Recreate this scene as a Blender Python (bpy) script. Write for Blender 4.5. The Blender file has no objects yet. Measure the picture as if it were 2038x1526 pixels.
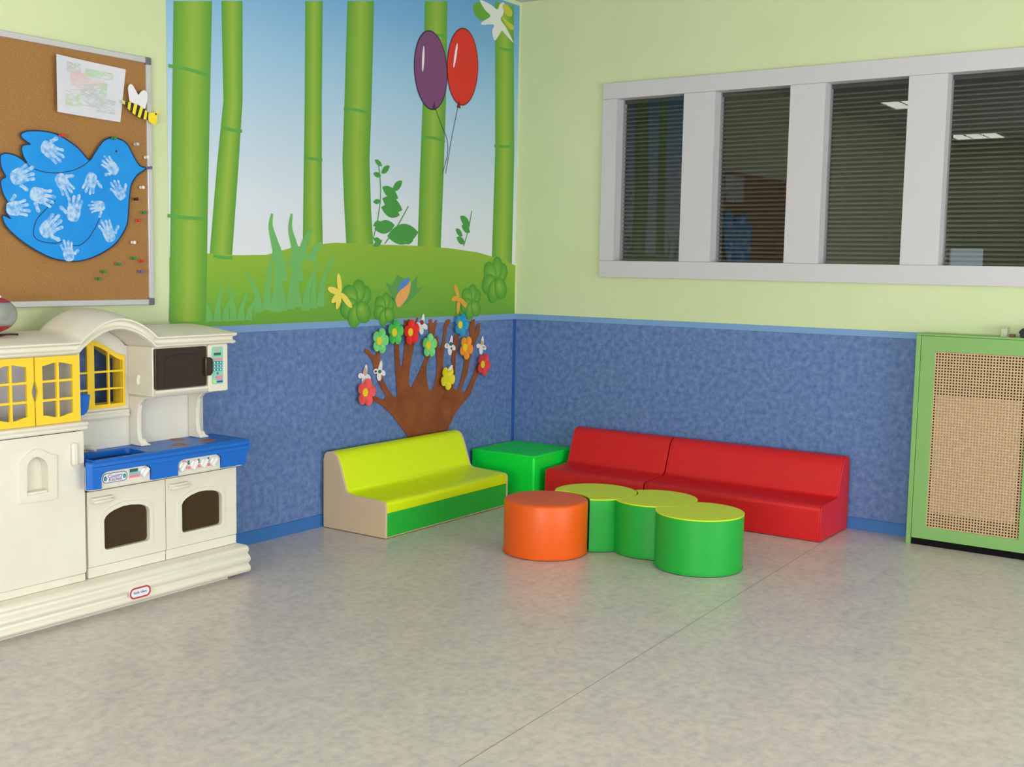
import bpy, bmesh, math, random
from mathutils import Vector, Matrix
from mathutils.geometry import tessellate_polygon
random.seed(7)
S = bpy.context.scene
COL = S.collection

# ------------------------------------------------------------------ camera
cam = bpy.data.cameras.new('camera'); co = bpy.data.objects.new('camera', cam); COL.objects.link(co)
r_, u_, d_, p_ = Vector((0.573044,-0.819334,0.017664)), Vector((0.073895,0.073124,0.994582)), Vector((0.816187,0.568633,-0.102448)), Vector((-6.354715,-4.405132,1.450000))
m = Matrix.Identity(4)
for i in range(3):
    m[i][0], m[i][1], m[i][2], m[i][3] = r_[i], u_[i], -d_[i], p_[i]
co.matrix_world = m
cam.sensor_fit = 'HORIZONTAL'; cam.sensor_width = 36; cam.lens = 40.3497
cam.clip_start = .05; cam.clip_end = 100
S.camera = co

# ------------------------------------------------------------------ light & exposure
S.view_settings.view_transform = 'Standard'; S.view_settings.look = 'None'
S.view_settings.gamma = 1; S.view_settings.use_curve_mapping = False
S.view_settings.exposure = 0.0
S.cycles.use_denoising = True
S.cycles.max_bounces = 8; S.cycles.diffuse_bounces = 4; S.cycles.glossy_bounces = 4
S.cycles.transparent_max_bounces = 12; S.cycles.sample_clamp_indirect = 8
w = bpy.data.worlds.new('sky'); S.world = w; w.use_nodes = True
w.node_tree.nodes['Background'].inputs[0].default_value = (.72, .86, .95, 1)
w.node_tree.nodes['Background'].inputs[1].default_value = 4.4
TUBE = 8.5            # ceiling light diffusers
FILL = 250.0            # added area lamps at the unseen wide windows, W
def area(name, loc, rot, sx, sy, power, col):
    l = bpy.data.lights.new(name, 'AREA'); l.shape = 'RECTANGLE'; l.size = sx; l.size_y = sy; l.energy = power; l.color = col
    o = bpy.data.objects.new(name, l); COL.objects.link(o); o.location = loc; o.rotation_euler = rot
    return o
RX, RY, RZ = -9.6, -8.2, 3.16          # far corner of the room and ceiling height; the visible corner is the origin
area('fill_lamp_back', (RX-.05, -4.9, 1.2), (0, -math.pi/2, 0), 1.5, 4.2, FILL, (1, .975, .94))  # added fill lamp in the unseen back opening, brightens the right wall
area('fill_lamp_side', (-3.4, RY-.05, 1.2), (math.pi/2, 0, 0), 4.6, 1.5, FILL*.66, (1, .975, .94))  # added fill lamp in the unseen front opening, lifts the sofa corner

# ------------------------------------------------------------------ helpers
def lin(c):
    return tuple((v/255/12.92 if v/255 <= .04045 else ((v/255+.055)/1.055)**2.4) for v in c)
MATS = {}
def mat(name, rgb, rough=.5, spec=.5, rgb2=None, nscale=8, ndetail=4, stretch=(1,1,1), bump=0, bscale=60, coat=0, lo=.35, hi=.65, emit=0, metal=0):
    if name in MATS: return MATS[name]
    m = bpy.data.materials.new(name); m.use_nodes = True; MATS[name] = m
    nt = m.node_tree; N = nt.nodes; L = nt.links; b = N['Principled BSDF']
    b.inputs['Base Color'].default_value = (*lin(rgb), 1); b.inputs['Roughness'].default_value = rough
    b.inputs['Specular IOR Level'].default_value = spec; b.inputs['Metallic'].default_value = metal
    b.inputs['Coat Weight'].default_value = coat; b.inputs['Coat Roughness'].default_value = .15
    tc = N.new('ShaderNodeTexCoord'); mp = N.new('ShaderNodeMapping'); mp.inputs['Scale'].default_value = stretch
    L.new(tc.outputs['Object'], mp.inputs[0])
    if rgb2:
        n = N.new('ShaderNodeTexNoise'); n.inputs['Scale'].default_value = nscale; n.inputs['Detail'].default_value = ndetail
        n.inputs['Roughness'].default_value = .6
        L.new(mp.outputs[0], n.inputs[0])
        r = N.new('ShaderNodeValToRGB'); r.color_ramp.elements[0].position = lo; r.color_ramp.elements[1].position = hi
        r.color_ramp.elements[0].color = (*lin(rgb), 1); r.color_ramp.elements[1].color = (*lin(rgb2), 1)
        L.new(n.outputs['Fac'], r.inputs[0]); L.new(r.outputs[0], b.inputs['Base Color'])
    if bump:
        n2 = N.new('ShaderNodeTexNoise'); n2.inputs['Scale'].default_value = bscale; n2.inputs['Detail'].default_value = 3
        L.new(mp.outputs[0], n2.inputs[0])
        bp = N.new('ShaderNodeBump'); bp.inputs['Strength'].default_value = bump; bp.inputs['Distance'].default_value = .002
        L.new(n2.outputs['Fac'], bp.inputs['Height']); L.new(bp.outputs[0], b.inputs['Normal'])
    if emit:
        b.inputs['Emission Color'].default_value = (*lin(rgb), 1); b.inputs['Emission Strength'].default_value = emit
    return m

def tag(o, label=None, cat=None, group=None, kind=None):
    if label: o['label'] = label
    if cat: o['category'] = cat
    if group: o['group'] = group
    if kind: o['kind'] = kind
    return o
def thing(name, label, cat, loc=(0,0,0), group=None):
    o = bpy.data.objects.new(name, None); COL.objects.link(o); o.location = loc; o.empty_display_size = .1
    return tag(o, label, cat, group)
def area2(p):
    return sum(p[i-1][0]*p[i][1]-p[i][0]*p[i-1][1] for i in range(len(p)))/2
def smooth(pts, n=6, closed=True):
    out = []; N = len(pts)
    for i in range(N if closed else N-1):
        g = (lambda k: pts[k % N]) if closed else (lambda k: pts[min(max(k, 0), N-1)])
        p0, p1, p2, p3 = g(i-1), g(i), g(i+1), g(i+2)
        for k in range(n):
            t = k/n
            out.append(tuple(.5*(2*p1[j]+(p2[j]-p0[j])*t+(2*p0[j]-5*p1[j]+4*p2[j]-p3[j])*t*t+(3*p1[j]-p0[j]-3*p2[j]+p3[j])*t**3) for j in range(len(p1))))
    if not closed: out.append(tuple(pts[-1]))
    return out
def rrect(x0, x1, z0, z1, r, n=5):
    o = []
    for cx, cz, a in ((x1-r, z1-r, 0), (x0+r, z1-r, 90), (x0+r, z0+r, 180), (x1-r, z0+r, 270)):
        for k in range(n+1):
            t = math.radians(a+90*k/n); o.append((cx+r*math.cos(t), cz+r*math.sin(t)))
    return o
def ell(cx, cz, rx, rz, n=28, rot=0):
    c, s = math.cos(rot), math.sin(rot); o = []
    for k in range(n):
        a = 2*math.pi*k/n; x, z = rx*math.cos(a), rz*math.sin(a)
        o.append((cx+x*c-z*s, cz+x*s+z*c))
    return o
def strip(pts, wd):
    "thin outline polygon along a polyline; wd a number or (start,end)"
    l, r = [], []; n = len(pts)
    for i, q in enumerate(pts):
        a, b = pts[max(i-1, 0)], pts[min(i+1, n-1)]
        dx, dz = b[0]-a[0], b[1]-a[1]; h = math.hypot(dx, dz) or 1
        ww = wd if not isinstance(wd, tuple) else wd[0]+(wd[1]-wd[0])*i/(n-1)
        l.append((q[0]-dz/h*ww/2, q[1]+dx/h*ww/2)); r.append((q[0]+dz/h*ww/2, q[1]-dx/h*ww/2))
    return l+r[::-1]

class G:
    def __init__(s): s.bm = bmesh.new(); s.mi = 0
    def _f(s, vs):
        try:
            f = s.bm.faces.new(vs); f.material_index = s.mi; return f
        except ValueError: return None
    def box(s, x0, x1, y0, y1, z0, z1):
        v = [s.bm.verts.new((x, y, z)) for x in (x0, x1) for y in (y0, y1) for z in (z0, z1)]
        for q in ((0,1,3,2),(4,6,7,5),(0,4,5,1),(2,3,7,6),(0,2,6,4),(1,5,7,3)): s._f([v[i] for i in q])
        return s
    def prism(s, poly, ax, a0, a1, holes=()):
        mk = {'x': lambda a, q: (a, q[0], q[1]), 'y': lambda a, q: (q[0], a, q[1]), 'z': lambda a, q: (q[0], q[1], a)}[ax]
        loops = [list(poly)]+[list(h) for h in holes]
        if area2(loops[0]) < 0: loops[0].reverse()
        for h in loops[1:]:
            if area2(h) > 0: h.reverse()
        A = [[s.bm.verts.new(mk(a0, q)) for q in l] for l in loops]
        Bv = [[s.bm.verts.new(mk(a1, q)) for q in l] for l in loops]
        for la, lb in zip(A, Bv):
            n = len(la)
            for i in range(n): s._f([la[i], la[(i+1) % n], lb[(i+1) % n], lb[i]])
        fa, fb = sum(A, []), sum(Bv, [])
        if not holes and len(poly) < 200 and convex(loops[0]):
            s._f(fa[::-1]); s._f(fb)
        else:
            for t in tessellate_polygon([[Vector((q[0], q[1], 0)) for q in l] for l in loops]):
                s._f([fa[i] for i in t]); s._f([fb[i] for i in t])
        return s
    def lathe(s, prof, c, ax='z', n=32):
        "prof: (radius, height) list, closed on the axis at both ends"
        rows = []
        for r, h in prof:
            row = []
            for k in range(n):
                a = 2*math.pi*k/n; x, y = r*math.cos(a), r*math.sin(a)
                q = {'z': (x, y, h), 'y': (x, h, y), 'x': (h, x, y)}[ax]
                row.append(s.bm.verts.new((c[0]+q[0], c[1]+q[1], c[2]+q[2])))
            rows.append(row)
        for a, b in zip(rows, rows[1:]):
            for k in range(n): s._f([a[k], a[(k+1) % n], b[(k+1) % n], b[k]])
        s._f(rows[0]); s._f(rows[-1]); return s
    def tube(s, path, r, n=10):
        rows = []
        P = [Vector(q) for q in path]
        for i, q in enumerate(P):
            d = (P[min(i+1, len(P)-1)]-P[max(i-1, 0)]).normalized()
            u = d.cross(Vector((0, 0, 1)));
            if u.length < .1: u = d.cross(Vector((1, 0, 0)))
            u.normalize(); v = d.cross(u)
            rr = r[i] if isinstance(r, (list, tuple)) else r
            rows.append([s.bm.verts.new(q+u*rr*math.cos(2*math.pi*k/n)+v*rr*math.sin(2*math.pi*k/n)) for k in range(n)])
        for a, b in zip(rows, rows[1:]):
            for k in range(n): s._f([a[k], a[(k+1) % n], b[(k+1) % n], b[k]])
        s._f(rows[0]); s._f(rows[-1]); return s
    def grid(s, rows, close=False):
        R = [[s.bm.verts.new(q) for q in row] for row in rows]
        for a, b in zip(R, R[1:]):
            n = len(a)
            for k in range(n if close else n-1): s._f([a[k], a[(k+1) % n], b[(k+1) % n], b[k]])
        return R
    def build(s, name, mats, parent=None, bevel=0, seg=2, ang=35, shift=None):
        bmesh.ops.recalc_face_normals(s.bm, faces=s.bm.faces[:])
        me = bpy.data.meshes.new(name); s.bm.to_mesh(me); s.bm.free()
        for mm in (mats if isinstance(mats, (list, tuple)) else [mats]): me.materials.append(mm)
        for f in me.polygons: f.use_smooth = True
        me.set_sharp_from_angle(angle=math.radians(ang))
        o = bpy.data.objects.new(name, me); COL.objects.link(o)
        if bevel:
            b = o.modifiers.new('bevel', 'BEVEL'); b.width = bevel; b.segments = seg; b.limit_method = 'ANGLE'; b.angle_limit = math.radians(40)
            b.harden_normals = False
        if parent:
            o.parent = parent; o.matrix_parent_inverse = Matrix.Translation(parent.location).inverted()
        return o
def convex(p):
    n = len(p); return all((p[i-1][0]-p[i-2][0])*(p[i][1]-p[i-1][1])-(p[i-1][1]-p[i-2][1])*(p[i][0]-p[i-1][0]) >= -1e-9 for i in range(n))
def put(o, parent):
    o.parent = parent; o.matrix_parent_inverse = Matrix.Translation(parent.location).inverted(); return o
def dup(root, loc, label=None, group=None):
    r = root.copy(); COL.objects.link(r); r.location = loc
    if label: r['label'] = label
    if group: r['group'] = group
    for ch in list(root.children):
        c = ch.copy(); COL.objects.link(c); c.parent = r; c.matrix_parent_inverse = ch.matrix_parent_inverse
        for g in ch.children:
            d = g.copy(); COL.objects.link(d); d.parent = c; d.matrix_parent_inverse = g.matrix_parent_inverse
    return r

class Print:
    "flat printed or painted picture on a wall plane: polygons with their own ink colours, thin layers"
    def __init__(s, y): s.v, s.f, s.c, s.y = [], [], [], y
    def add(s, poly, col, lay=0):
        poly = list(poly); n0 = len(s.v); cols = col if isinstance(col, list) else [col]*len(poly)
        s.k = getattr(s, 'k', 0)+1; s.v += [(q[0], s.y-lay*.0004-(s.k*.00003 if lay else 0), q[1]) for q in poly]; s.c += cols
        for t in tessellate_polygon([[Vector((q[0], q[1], 0)) for q in poly]]):
            a, b, c = (poly[i] for i in t)
            if (b[0]-a[0])*(c[1]-a[1])-(b[1]-a[1])*(c[0]-a[0]) < 0: t = t[::-1]
            s.f.append([n0+i for i in t])
        return s
    def rows(s, left, right, cols, fr, lay=0):
        "left/right: matching (x,z) lists; cols: ink colours at the fractions fr across"
        for i in range(len(left)-1):
            for k in range(len(fr)-1):
                q = []
                for (e, t) in ((i, fr[k]), (i, fr[k+1]), (i+1, fr[k+1]), (i+1, fr[k])):
                    q.append((left[e][0]+(right[e][0]-left[e][0])*t, left[e][1]+(right[e][1]-left[e][1])*t))
                s.add(q, [cols[k], cols[k+1], cols[k+1], cols[k]], lay)
        return s
    def build(s, name, material, parent=None):
        me = bpy.data.meshes.new(name); me.from_pydata(s.v, [], s.f); me.materials.append(material)
        at = me.color_attributes.new('Ink', 'FLOAT_COLOR', 'POINT')
        for i, c in enumerate(s.c): at.data[i].color = (*lin(c), 1)
        o = bpy.data.objects.new(name, me); COL.objects.link(o)
        return put(o, parent) if parent else o
def ink(name, rough=.45, spec=.4):
    m = bpy.data.materials.new(name); m.use_nodes = True; N = m.node_tree.nodes; b = N['Principled BSDF']
    a = N.new('ShaderNodeAttribute'); a.attribute_name = 'Ink'
    m.node_tree.links.new(a.outputs['Color'], b.inputs['Base Color']); b.inputs['Roughness'].default_value = rough
    b.inputs['Specular IOR Level'].default_value = spec
    return m
def text(name, body, size, loc, rot, material, parent, squash=1):
    cu = bpy.data.curves.new(name, 'FONT'); cu.body = body; cu.size = size; cu.align_x = 'CENTER'; cu.align_y = 'CENTER'; cu.extrude = .0004
    t = bpy.data.objects.new(name, cu); COL.objects.link(t)
    me = bpy.data.meshes.new_from_object(t); bpy.data.objects.remove(t)
    me.transform(Matrix.Translation(loc) @ rot @ Matrix.Diagonal((squash, 1, 1, 1)))
    me.materials.append(material)
    o = bpy.data.objects.new(name, me); COL.objects.link(o)
    return put(o, parent)
FACE = Matrix.Rotation(math.pi/2, 4, 'X')      # text readable from -y

# ------------------------------------------------------------------ materials
green = mat('wall_paint', (214, 223, 180), .6, .3, (208, 219, 173), 1.2, 2, bump=.25, bscale=170)
blue = mat('blue_linoleum', (78, 107, 166), .5, .35, (120, 145, 194), 30, 6, bump=.05, bscale=60, lo=.32, hi=.72)
railm = mat('rail_blue', (122, 160, 208), .5)
basem = mat('base_blue', (50, 112, 184), .45)
ceilm = mat('ceiling_white', (205, 205, 200), .8)
white = mat('lacquer_white', (205, 201, 207), .45, .4)
cream = mat('cream_plastic', (231, 226, 212), .42, .45, (227, 221, 206), 5, 2, bump=.12, bscale=220)
greyp = mat('cream_plastic_panel', (222, 218, 208), .45, .4)
bluep = mat('blue_plastic', (8, 102, 200), .38, .5, bump=.1, bscale=200)
yel = mat('yellow_plastic', (246, 205, 42), .4, .5)
brown = mat('smoked_brown_plastic', (54, 38, 20), .25, .5)
brownd = mat('dark_brown_line', (36, 24, 14), .35)
floor_m = bpy.data.materials.new('marbled_linoleum'); floor_m.use_nodes = True
def make_floor():
    nt = floor_m.node_tree; N = nt.nodes; L = nt.links; b = N['Principled BSDF']
    tc = N.new('ShaderNodeTexCoord')
    def noise(sc, st, det, rot=0):
        mp = N.new('ShaderNodeMapping'); mp.inputs['Scale'].default_value = st; mp.inputs['Rotation'].default_value = (0, 0, rot); L.new(tc.outputs['Object'], mp.inputs[0])
        n = N.new('ShaderNodeTexNoise'); n.inputs['Scale'].default_value = sc; n.inputs['Detail'].default_value = det; n.inputs['Roughness'].default_value = .62; n.inputs['Distortion'].default_value = .15
        L.new(mp.outputs[0], n.inputs[0]); return n
    def ramp(src, stops):
        r = N.new('ShaderNodeValToRGB'); e = r.color_ramp.elements
        for i, (p, c) in enumerate(stops):
            q = e[i] if i < 2 else e.new(p)
            q.position = p; q.color = (*lin(c), 1)
        L.new(src, r.inputs[0]); return r
    a = ramp(noise(6, (1, 1, 1), 6).outputs['Fac'], [(.32, (188, 181, 184)), (.68, (216, 205, 197)), (.5, (205, 195, 191))])
    c = ramp(noise(26, (1, 1, 1), 6).outputs['Fac'], [(.30, (158, 154, 168)), (.70, (231, 220, 202)), (.5, (205, 195, 191))])
    mx = N.new('ShaderNodeMix'); mx.data_type = 'RGBA'; mx.inputs[0].default_value = .45
    L.new(a.outputs[0], mx.inputs[6]); L.new(c.outputs[0], mx.inputs[7])
    # welded seam between two sheets
    sx = N.new('ShaderNodeSeparateXYZ'); L.new(tc.outputs['Object'], sx.inputs[0])
    m1 = N.new('ShaderNodeMath'); m1.operation = 'MULTIPLY_ADD'; m1.inputs[1].default_value = -.0404; m1.inputs[2].default_value = 2.312
    L.new(sx.outputs[0], m1.inputs[0])
    m2 = N.new('ShaderNodeMath'); m2.operation = 'ADD'; L.new(m1.outputs[0], m2.inputs[0]); L.new(sx.outputs[1], m2.inputs[1])
    m3 = N.new('ShaderNodeMath'); m3.operation = 'ABSOLUTE'; L.new(m2.outputs[0], m3.inputs[0])
    m4 = N.new('ShaderNodeMath'); m4.operation = 'LESS_THAN'; m4.inputs[1].default_value = .0019; L.new(m3.outputs[0], m4.inputs[0])
    m5 = N.new('ShaderNodeMath'); m5.operation = 'MULTIPLY'; m5.inputs[1].default_value = .75; L.new(m4.outputs[0], m5.inputs[0])
    mx2 = N.new('ShaderNodeMix'); mx2.data_type = 'RGBA'; mx2.inputs[7].default_value = (*lin((110, 100, 92)), 1)
    L.new(m5.outputs[0], mx2.inputs[0]); L.new(mx.outputs[2], mx2.inputs[6]); L.new(mx2.outputs[2], b.inputs['Base Color'])
    b.inputs['Roughness'].default_value = .3; b.inputs['Specular IOR Level'].default_value = .5
make_floor()

# ------------------------------------------------------------------ the room
st = lambda o: tag(o, kind='structure')
g = G(); g.box(RX-.2, .2, RY-.2, .2, -.12, 0); st(g.build('floor', floor_m))
g = G(); g.box(RX-.2, .2, RY-.2, .2, RZ, RZ+.12); st(g.build('ceiling', ceilm))
RAIL = 1.127
def wallbox(name, pieces):
    g = G()
    for (b6, mi) in pieces: g.mi = mi; g.box(*b6)
    return st(g.build(name, [green, blue]))
wallbox('wall_left', [((RX, .2, 0, .15, 0, RAIL), 1), ((RX, .2, 0, .15, RAIL, RZ), 0)])
WY0, WY1, WZ0, WZ1 = -3.25, -.70, 1.44, 2.54
wallbox('wall_right', [((0, .15, RY, 0, 0, RAIL), 1), ((0, .15, RY, 0, RAIL, WZ0), 0), ((0, .15, RY, 0, WZ1, RZ), 0),
                       ((0, .15, WY1, 0, WZ0, WZ1), 0), ((0, .15, RY, WY0, WZ0, WZ1), 0)])
def holes_wall(name, ax, c0, c1, lo, hi, holes):
    "wall with openings; ax is the wall's normal"
    g = G()
    for mi, z0, z1 in ((1, 0, RAIL), (0, RAIL, RZ)):
        g.mi = mi
        cuts = sorted({lo, hi, *[h[0] for h in holes], *[h[1] for h in holes]}); zs = sorted({z0, z1, *[min(max(v, z0), z1) for h in holes for v in h[2:]]})
        for a, b in zip(cuts, cuts[1:]):
            for e, f in zip(zs, zs[1:]):
                mxa, mxz = (a+b)/2, (e+f)/2
                if any(h[0] < mxa < h[1] and h[2] < mxz < h[3] for h in holes): continue
                g.box(*((c0, c1, a, b, e, f) if ax == 'x' else (a, b, c0, c1, e, f)))
    return st(g.build(name, [green, blue]))
H2 = (-.80, -.27, .9, 1.83); H3 = (-7.0, -2.8, .45, 1.95); H4 = (-5.7, -1.1, .45, 1.95)
holes_wall('wall_back', 'x', RX-.15, RX, RY, 0, [H2, H3])
holes_wall('wall_front', 'y', RY-.15, RY, RX, .15, [H4])
# corridor behind the inner window: unlit
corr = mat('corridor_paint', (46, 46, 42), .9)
g = G(); g.box(1.9, 2.0, -4.2, .4, 0, RZ); g.box(.15, 2, .3, .4, 0, RZ); g.box(.15, 2, -4.3, -4.2, 0, RZ); g.box(.15, 2, -4.2, .3, -.1, 0); g.box(.15, 2, -4.2, .3, RZ, RZ+.1)
st(g.build('wall_corridor', corr))
# rail and baseboards
g = G(); g.box(RX, 0, -.004, 0, RAIL-.036, RAIL); st(g.build('trim_1', railm, bevel=.001))
g = G(); g.box(-.004, 0, RY, 0, RAIL-.036, RAIL); st(g.build('trim_2', railm, bevel=.001))
g = G(); g.prism([(0, 0), (-.012, 0), (-.008, .012), (-.005, .066), (0, .068)], 'x', RX, 0); st(g.build('baseboard_left', basem))
g = G(); g.prism([(0, 0), (-.012, 0), (-.008, .012), (-.005, .066), (0, .068)], 'y', RY, 0); st(g.build('baseboard_right', basem))

g = G(); g.box(-.032, -.0002, -.0025, 0, .068, RAIL-.036); st(g.build('trim_3', mat('corner_strip_blue', (44, 88, 168), .45)))
# glass
def glass_mat():
    m = bpy.data.materials.new('window_glass'); m.use_nodes = True; nt = m.node_tree; N = nt.nodes; L = nt.links
    N.remove(N['Principled BSDF']); out = N['Material Output']
    tr = N.new('ShaderNodeBsdfTransparent'); tr.inputs[0].default_value = (.86, .88, .87, 1)
    tw = N.new('ShaderNodeBsdfTransparent')
    gl = N.new('ShaderNodeBsdfGlossy'); gl.inputs['Roughness'].default_value = .01
    fr = N.new('ShaderNodeFresnel'); fr.inputs[0].default_value = 1.75
    mx = N.new('ShaderNodeMixShader'); L.new(fr.outputs[0], mx.inputs[0]); L.new(tr.outputs[0], mx.inputs[1]); L.new(gl.outputs[0], mx.inputs[2])
    ge = N.new('ShaderNodeNewGeometry'); m2 = N.new('ShaderNodeMixShader')
    L.new(ge.outputs['Backfacing'], m2.inputs[0]); L.new(mx.outputs[0], m2.inputs[1]); L.new(tw.outputs[0], m2.inputs[2]); L.new(m2.outputs[0], out.inputs[0])
    return m
glass = glass_mat()

# window_1: the long inner window with its white frame
PY = [(-1.212, -.752), (-1.879, -1.416), (-2.540, -2.084), (-3.195, -2.742)]     # the four openings
Z0, Z1 = 1.490, 2.492
win = thing('window_1', None, None, (0, -1.95, 1.99)); st(win)
g = G(); g.box(-.024, .0, -3.30, -.652, Z1, 2.590); g.build('top_rail', white, win, bevel=.002)
g = G(); g.box(-.024, .0, -3.30, -.652, 1.386, Z0-.001); g.build('bottom_rail', white, win, bevel=.002)
edges = [-.652]+[v for a, b in PY for v in (b, a)]+[-3.30]
for k in range(5):
    y1, y0 = edges[2*k], edges[2*k+1]
    g = G(); g.box(-.0235, .0, y0, y1, Z0, Z1-.001); so_ = g.build('stile', white, win, bevel=.0012)
    yy0, yy1 = max(y0, WY0+.001), min(y1, WY1-.001)
    g = G(); g.box(.0002, .105, yy0, yy1, Z0, Z1); g.build('stile_jamb', white, so_)
g = G(); g.box(0, .105, WY0+.001, WY1-.001, Z1, WZ1-.001); g.box(0, .105, WY0+.001, WY1-.001, WZ0+.001, Z0); g.build('jamb', white, win)
for a, b in PY:
    g = G(); g.box(.060, .066, a, b, Z0, Z1); g.build('pane', glass, win)
# venetian blinds behind the panes
slat = mat('blind_slat', (120, 120, 110), .5, .4); headm = mat('blind_head', (60, 60, 56), .5)
where = ['behind the first pane from the room corner', 'behind the second pane from the room corner', 'behind the third pane from the room corner', 'behind the fourth pane from the corner, at the frame edge']
for k, (a, b) in enumerate(PY):
    t = thing('venetian_blind', 'dark slatted venetian blind '+where[k], 'blind', (.085, (a+b)/2, Z1), 'venetian blinds in the inner window')
    g = G(); g.box(.075, .098, a+.004, b-.004, Z1-.022, Z1-.001); g.build('head_rail', headm, t)
    g = G(); n = 38
    for i in range(n):
        z = Z0+.012+i*(Z1-Z0-.04)/n
        g.prism([(.0745, z-.0065), (.0855, z-.0005), (.0975, z+.0055), (.0975, z+.0065), (.0855, z+.001), (.0745, z-.0055)], 'y', a+.006, b-.006)
    g.build('slats', slat, t)
    g = G()
    for yy in (a+.09, b-.09): g.tube([(.086, yy, Z0+.005), (.086, yy, Z1-.01)], .0012, 6)
    g.build('cord', headm, t)
# outside windows behind the camera; the two wide ones are unseen, added for light
alum = mat('window_white', (225, 225, 225), .4)
def far_window(name, ax, c, h, nb):
    wo = thing(name, None, None, (c, (h[0]+h[1])/2, h[2]) if ax == 'x' else ((h[0]+h[1])/2, c, h[2])); st(wo)
    def bx(g, a, b, e, f, d0, d1): g.box(*((c+d0, c+d1, a, b, e, f) if ax == 'x' else (a, b, c+d0, c+d1, e, f)))
    g = G(); q = .05
    bx(g, h[0], h[0]+q, h[2], h[3], -.1, -.03); bx(g, h[1]-q, h[1], h[2], h[3], -.1, -.03)
    bx(g, h[0]+q, h[1]-q, h[2], h[2]+q, -.1, -.03); bx(g, h[0]+q, h[1]-q, h[3]-q, h[3], -.1, -.03)
    for k in range(1, nb):
        x = h[0]+(h[1]-h[0])*k/nb; bx(g, x-.025, x+.025, h[2]+q, h[3]-q, -.09, -.04)
    g.build('window_frame', alum, wo)
    g = G(); bx(g, h[0]+q, h[1]-q, h[2]+q, h[3]-q, -.068, -.062); g.build('pane', glass, wo)
far_window('window_2', 'x', RX, H2, 1)
far_window('added_window_3', 'x', RX, H3, 3)
far_window('added_window_4', 'y', RY, H4, 3)

# ceiling lights
lampm = mat('diffuser_lit', (255, 250, 238), .5, emit=TUBE)
housing = mat('lamp_housing', (225, 225, 225), .5)
spots = [(-5.55, -.95), (-8.7, -.8), (-5.55, -3.4), (-8.7, -3.4), (-2.4, -5.9), (-5.55, -5.9), (-8.7, -5.9)]
lab = ['mural wall side, over the play kitchen end', 'mural wall side, in the far back corner', 'middle row, centre of the room', 'middle row, nearest the back wall', 'front row, nearest the inner window', 'front row, centre', 'front row, back corner']
for i, (x, y) in enumerate(spots):
    t = thing('ceiling_light', 'square three strip ceiling light, '+lab[i], 'lamp', (x, y, RZ), 'ceiling lights')
    g = G()
    for a, b in ((-.3, -.285), (.285, .3)): g.box(x+a, x+b, y-.3, y+.3, RZ-.02, RZ)
    for a, b in ((-.3, -.285), (-.105, -.09), (.09, .105), (.285, .3)): g.box(x-.285, x+.285, y+a, y+b, RZ-.02, RZ)
    g.build('frame', housing, t)
    for a, b in ((-.283, -.107), (-.088, .088), (.107, .283)):
        g = G(); g.box(x-.283, x+.283, y+a, y+b, RZ-.012, RZ-.002); g.build('diffuser', lampm, t)

# ------------------------------------------------------------------ mural (bamboo picture) on the left wall
inkm = ink('mural_ink')
MX0, MX1, MZ0, MZ1 = -2.853, -.022, 1.128, 3.135
mu = Print(-.0015)
zs = [MZ0, 1.5, 1.75, 2.1, 2.5, 2.85, MZ1]; sky = [(226, 228, 238), (226, 228, 238), (218, 226, 238), (192, 214, 236), (156, 198, 232), (118, 174, 222), (98, 160, 216)]
for i in range(6):
    for k in range(6):
        a, b = MX0+(MX1-MX0)*k/6, MX0+(MX1-MX0)*(k+1)/6
        mu.add([(a, zs[i]), (b, zs[i]), (b, zs[i+1]), (a, zs[i+1])], [sky[i], sky[i], sky[i+1], sky[i+1]])
mural = tag(mu.build('wall_mural', inkm), 'large wall mural of bamboo stalks, grass and two balloons above the blue wainscot', 'mural')
BC = [(92, 154, 62), (112, 166, 58), (134, 176, 60), (152, 184, 72), (138, 178, 62), (110, 164, 58), (94, 156, 60)]
BF = [0, .14, .34, .5, .66, .86, 1]
def stalk(L, R, nodes, lay=1):
    q = Print(-.0015); q.rows(L, R, BC, BF, lay)
    for n in nodes: q.add(strip(smooth(n, 4, False), .016), (92, 164, 70), lay+1)
    q.build('bamboo_stalk', inkm, mural)
stalk([(-2.810,2.630),(-2.825,2.180),(-2.841,1.719),(-2.859,1.158)], [(-2.586,2.673),(-2.604,2.208),(-2.622,1.731),(-2.641,1.152)], [[(-2.846,2.334),(-2.737,2.334),(-2.612,2.324)], [(-2.860,1.651),(-2.752,1.646),(-2.626,1.645)]], 4)
stalk([(-2.528,2.685),(-2.520,2.218),(-2.564,1.903),(-2.612,1.491),(-2.643,1.249)], [(-2.395,2.710),(-2.399,2.233),(-2.428,1.914),(-2.471,1.494),(-2.499,1.247)], [[(-2.534,2.090),(-2.465,2.083),(-2.404,2.084)], [(-2.591,1.472),(-2.541,1.463),(-2.471,1.462)]])
stalk([(-1.969,2.792),(-1.974,2.286),(-1.985,1.766),(-1.989,1.504)], [(-1.841,2.817),(-1.848,2.302),(-1.847,1.774),(-1.839,1.507)], [[(-1.978,1.996),(-1.915,1.991),(-1.844,1.992)]])
stalk([(-1.653,2.853),(-1.674,2.324),(-1.689,2.000),(-1.672,1.729),(-1.651,1.483)], [(-1.439,2.894),(-1.455,2.351),(-1.470,2.018),(-1.455,1.740),(-1.428,1.486)], [[(-1.682,2.277),(-1.594,2.285),(-1.463,2.278)]])
stalk([(-0.997,2.979),(-1.007,2.407),(-1.028,1.966),(-1.044,1.493)], [(-0.784,3.020),(-0.787,2.434),(-0.803,1.983),(-0.824,1.496)], [[(-1.013,2.793),(-0.900,2.801),(-0.780,2.815)], [(-1.017,2.196),(-0.914,2.200),(-0.793,2.194)]])
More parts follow.
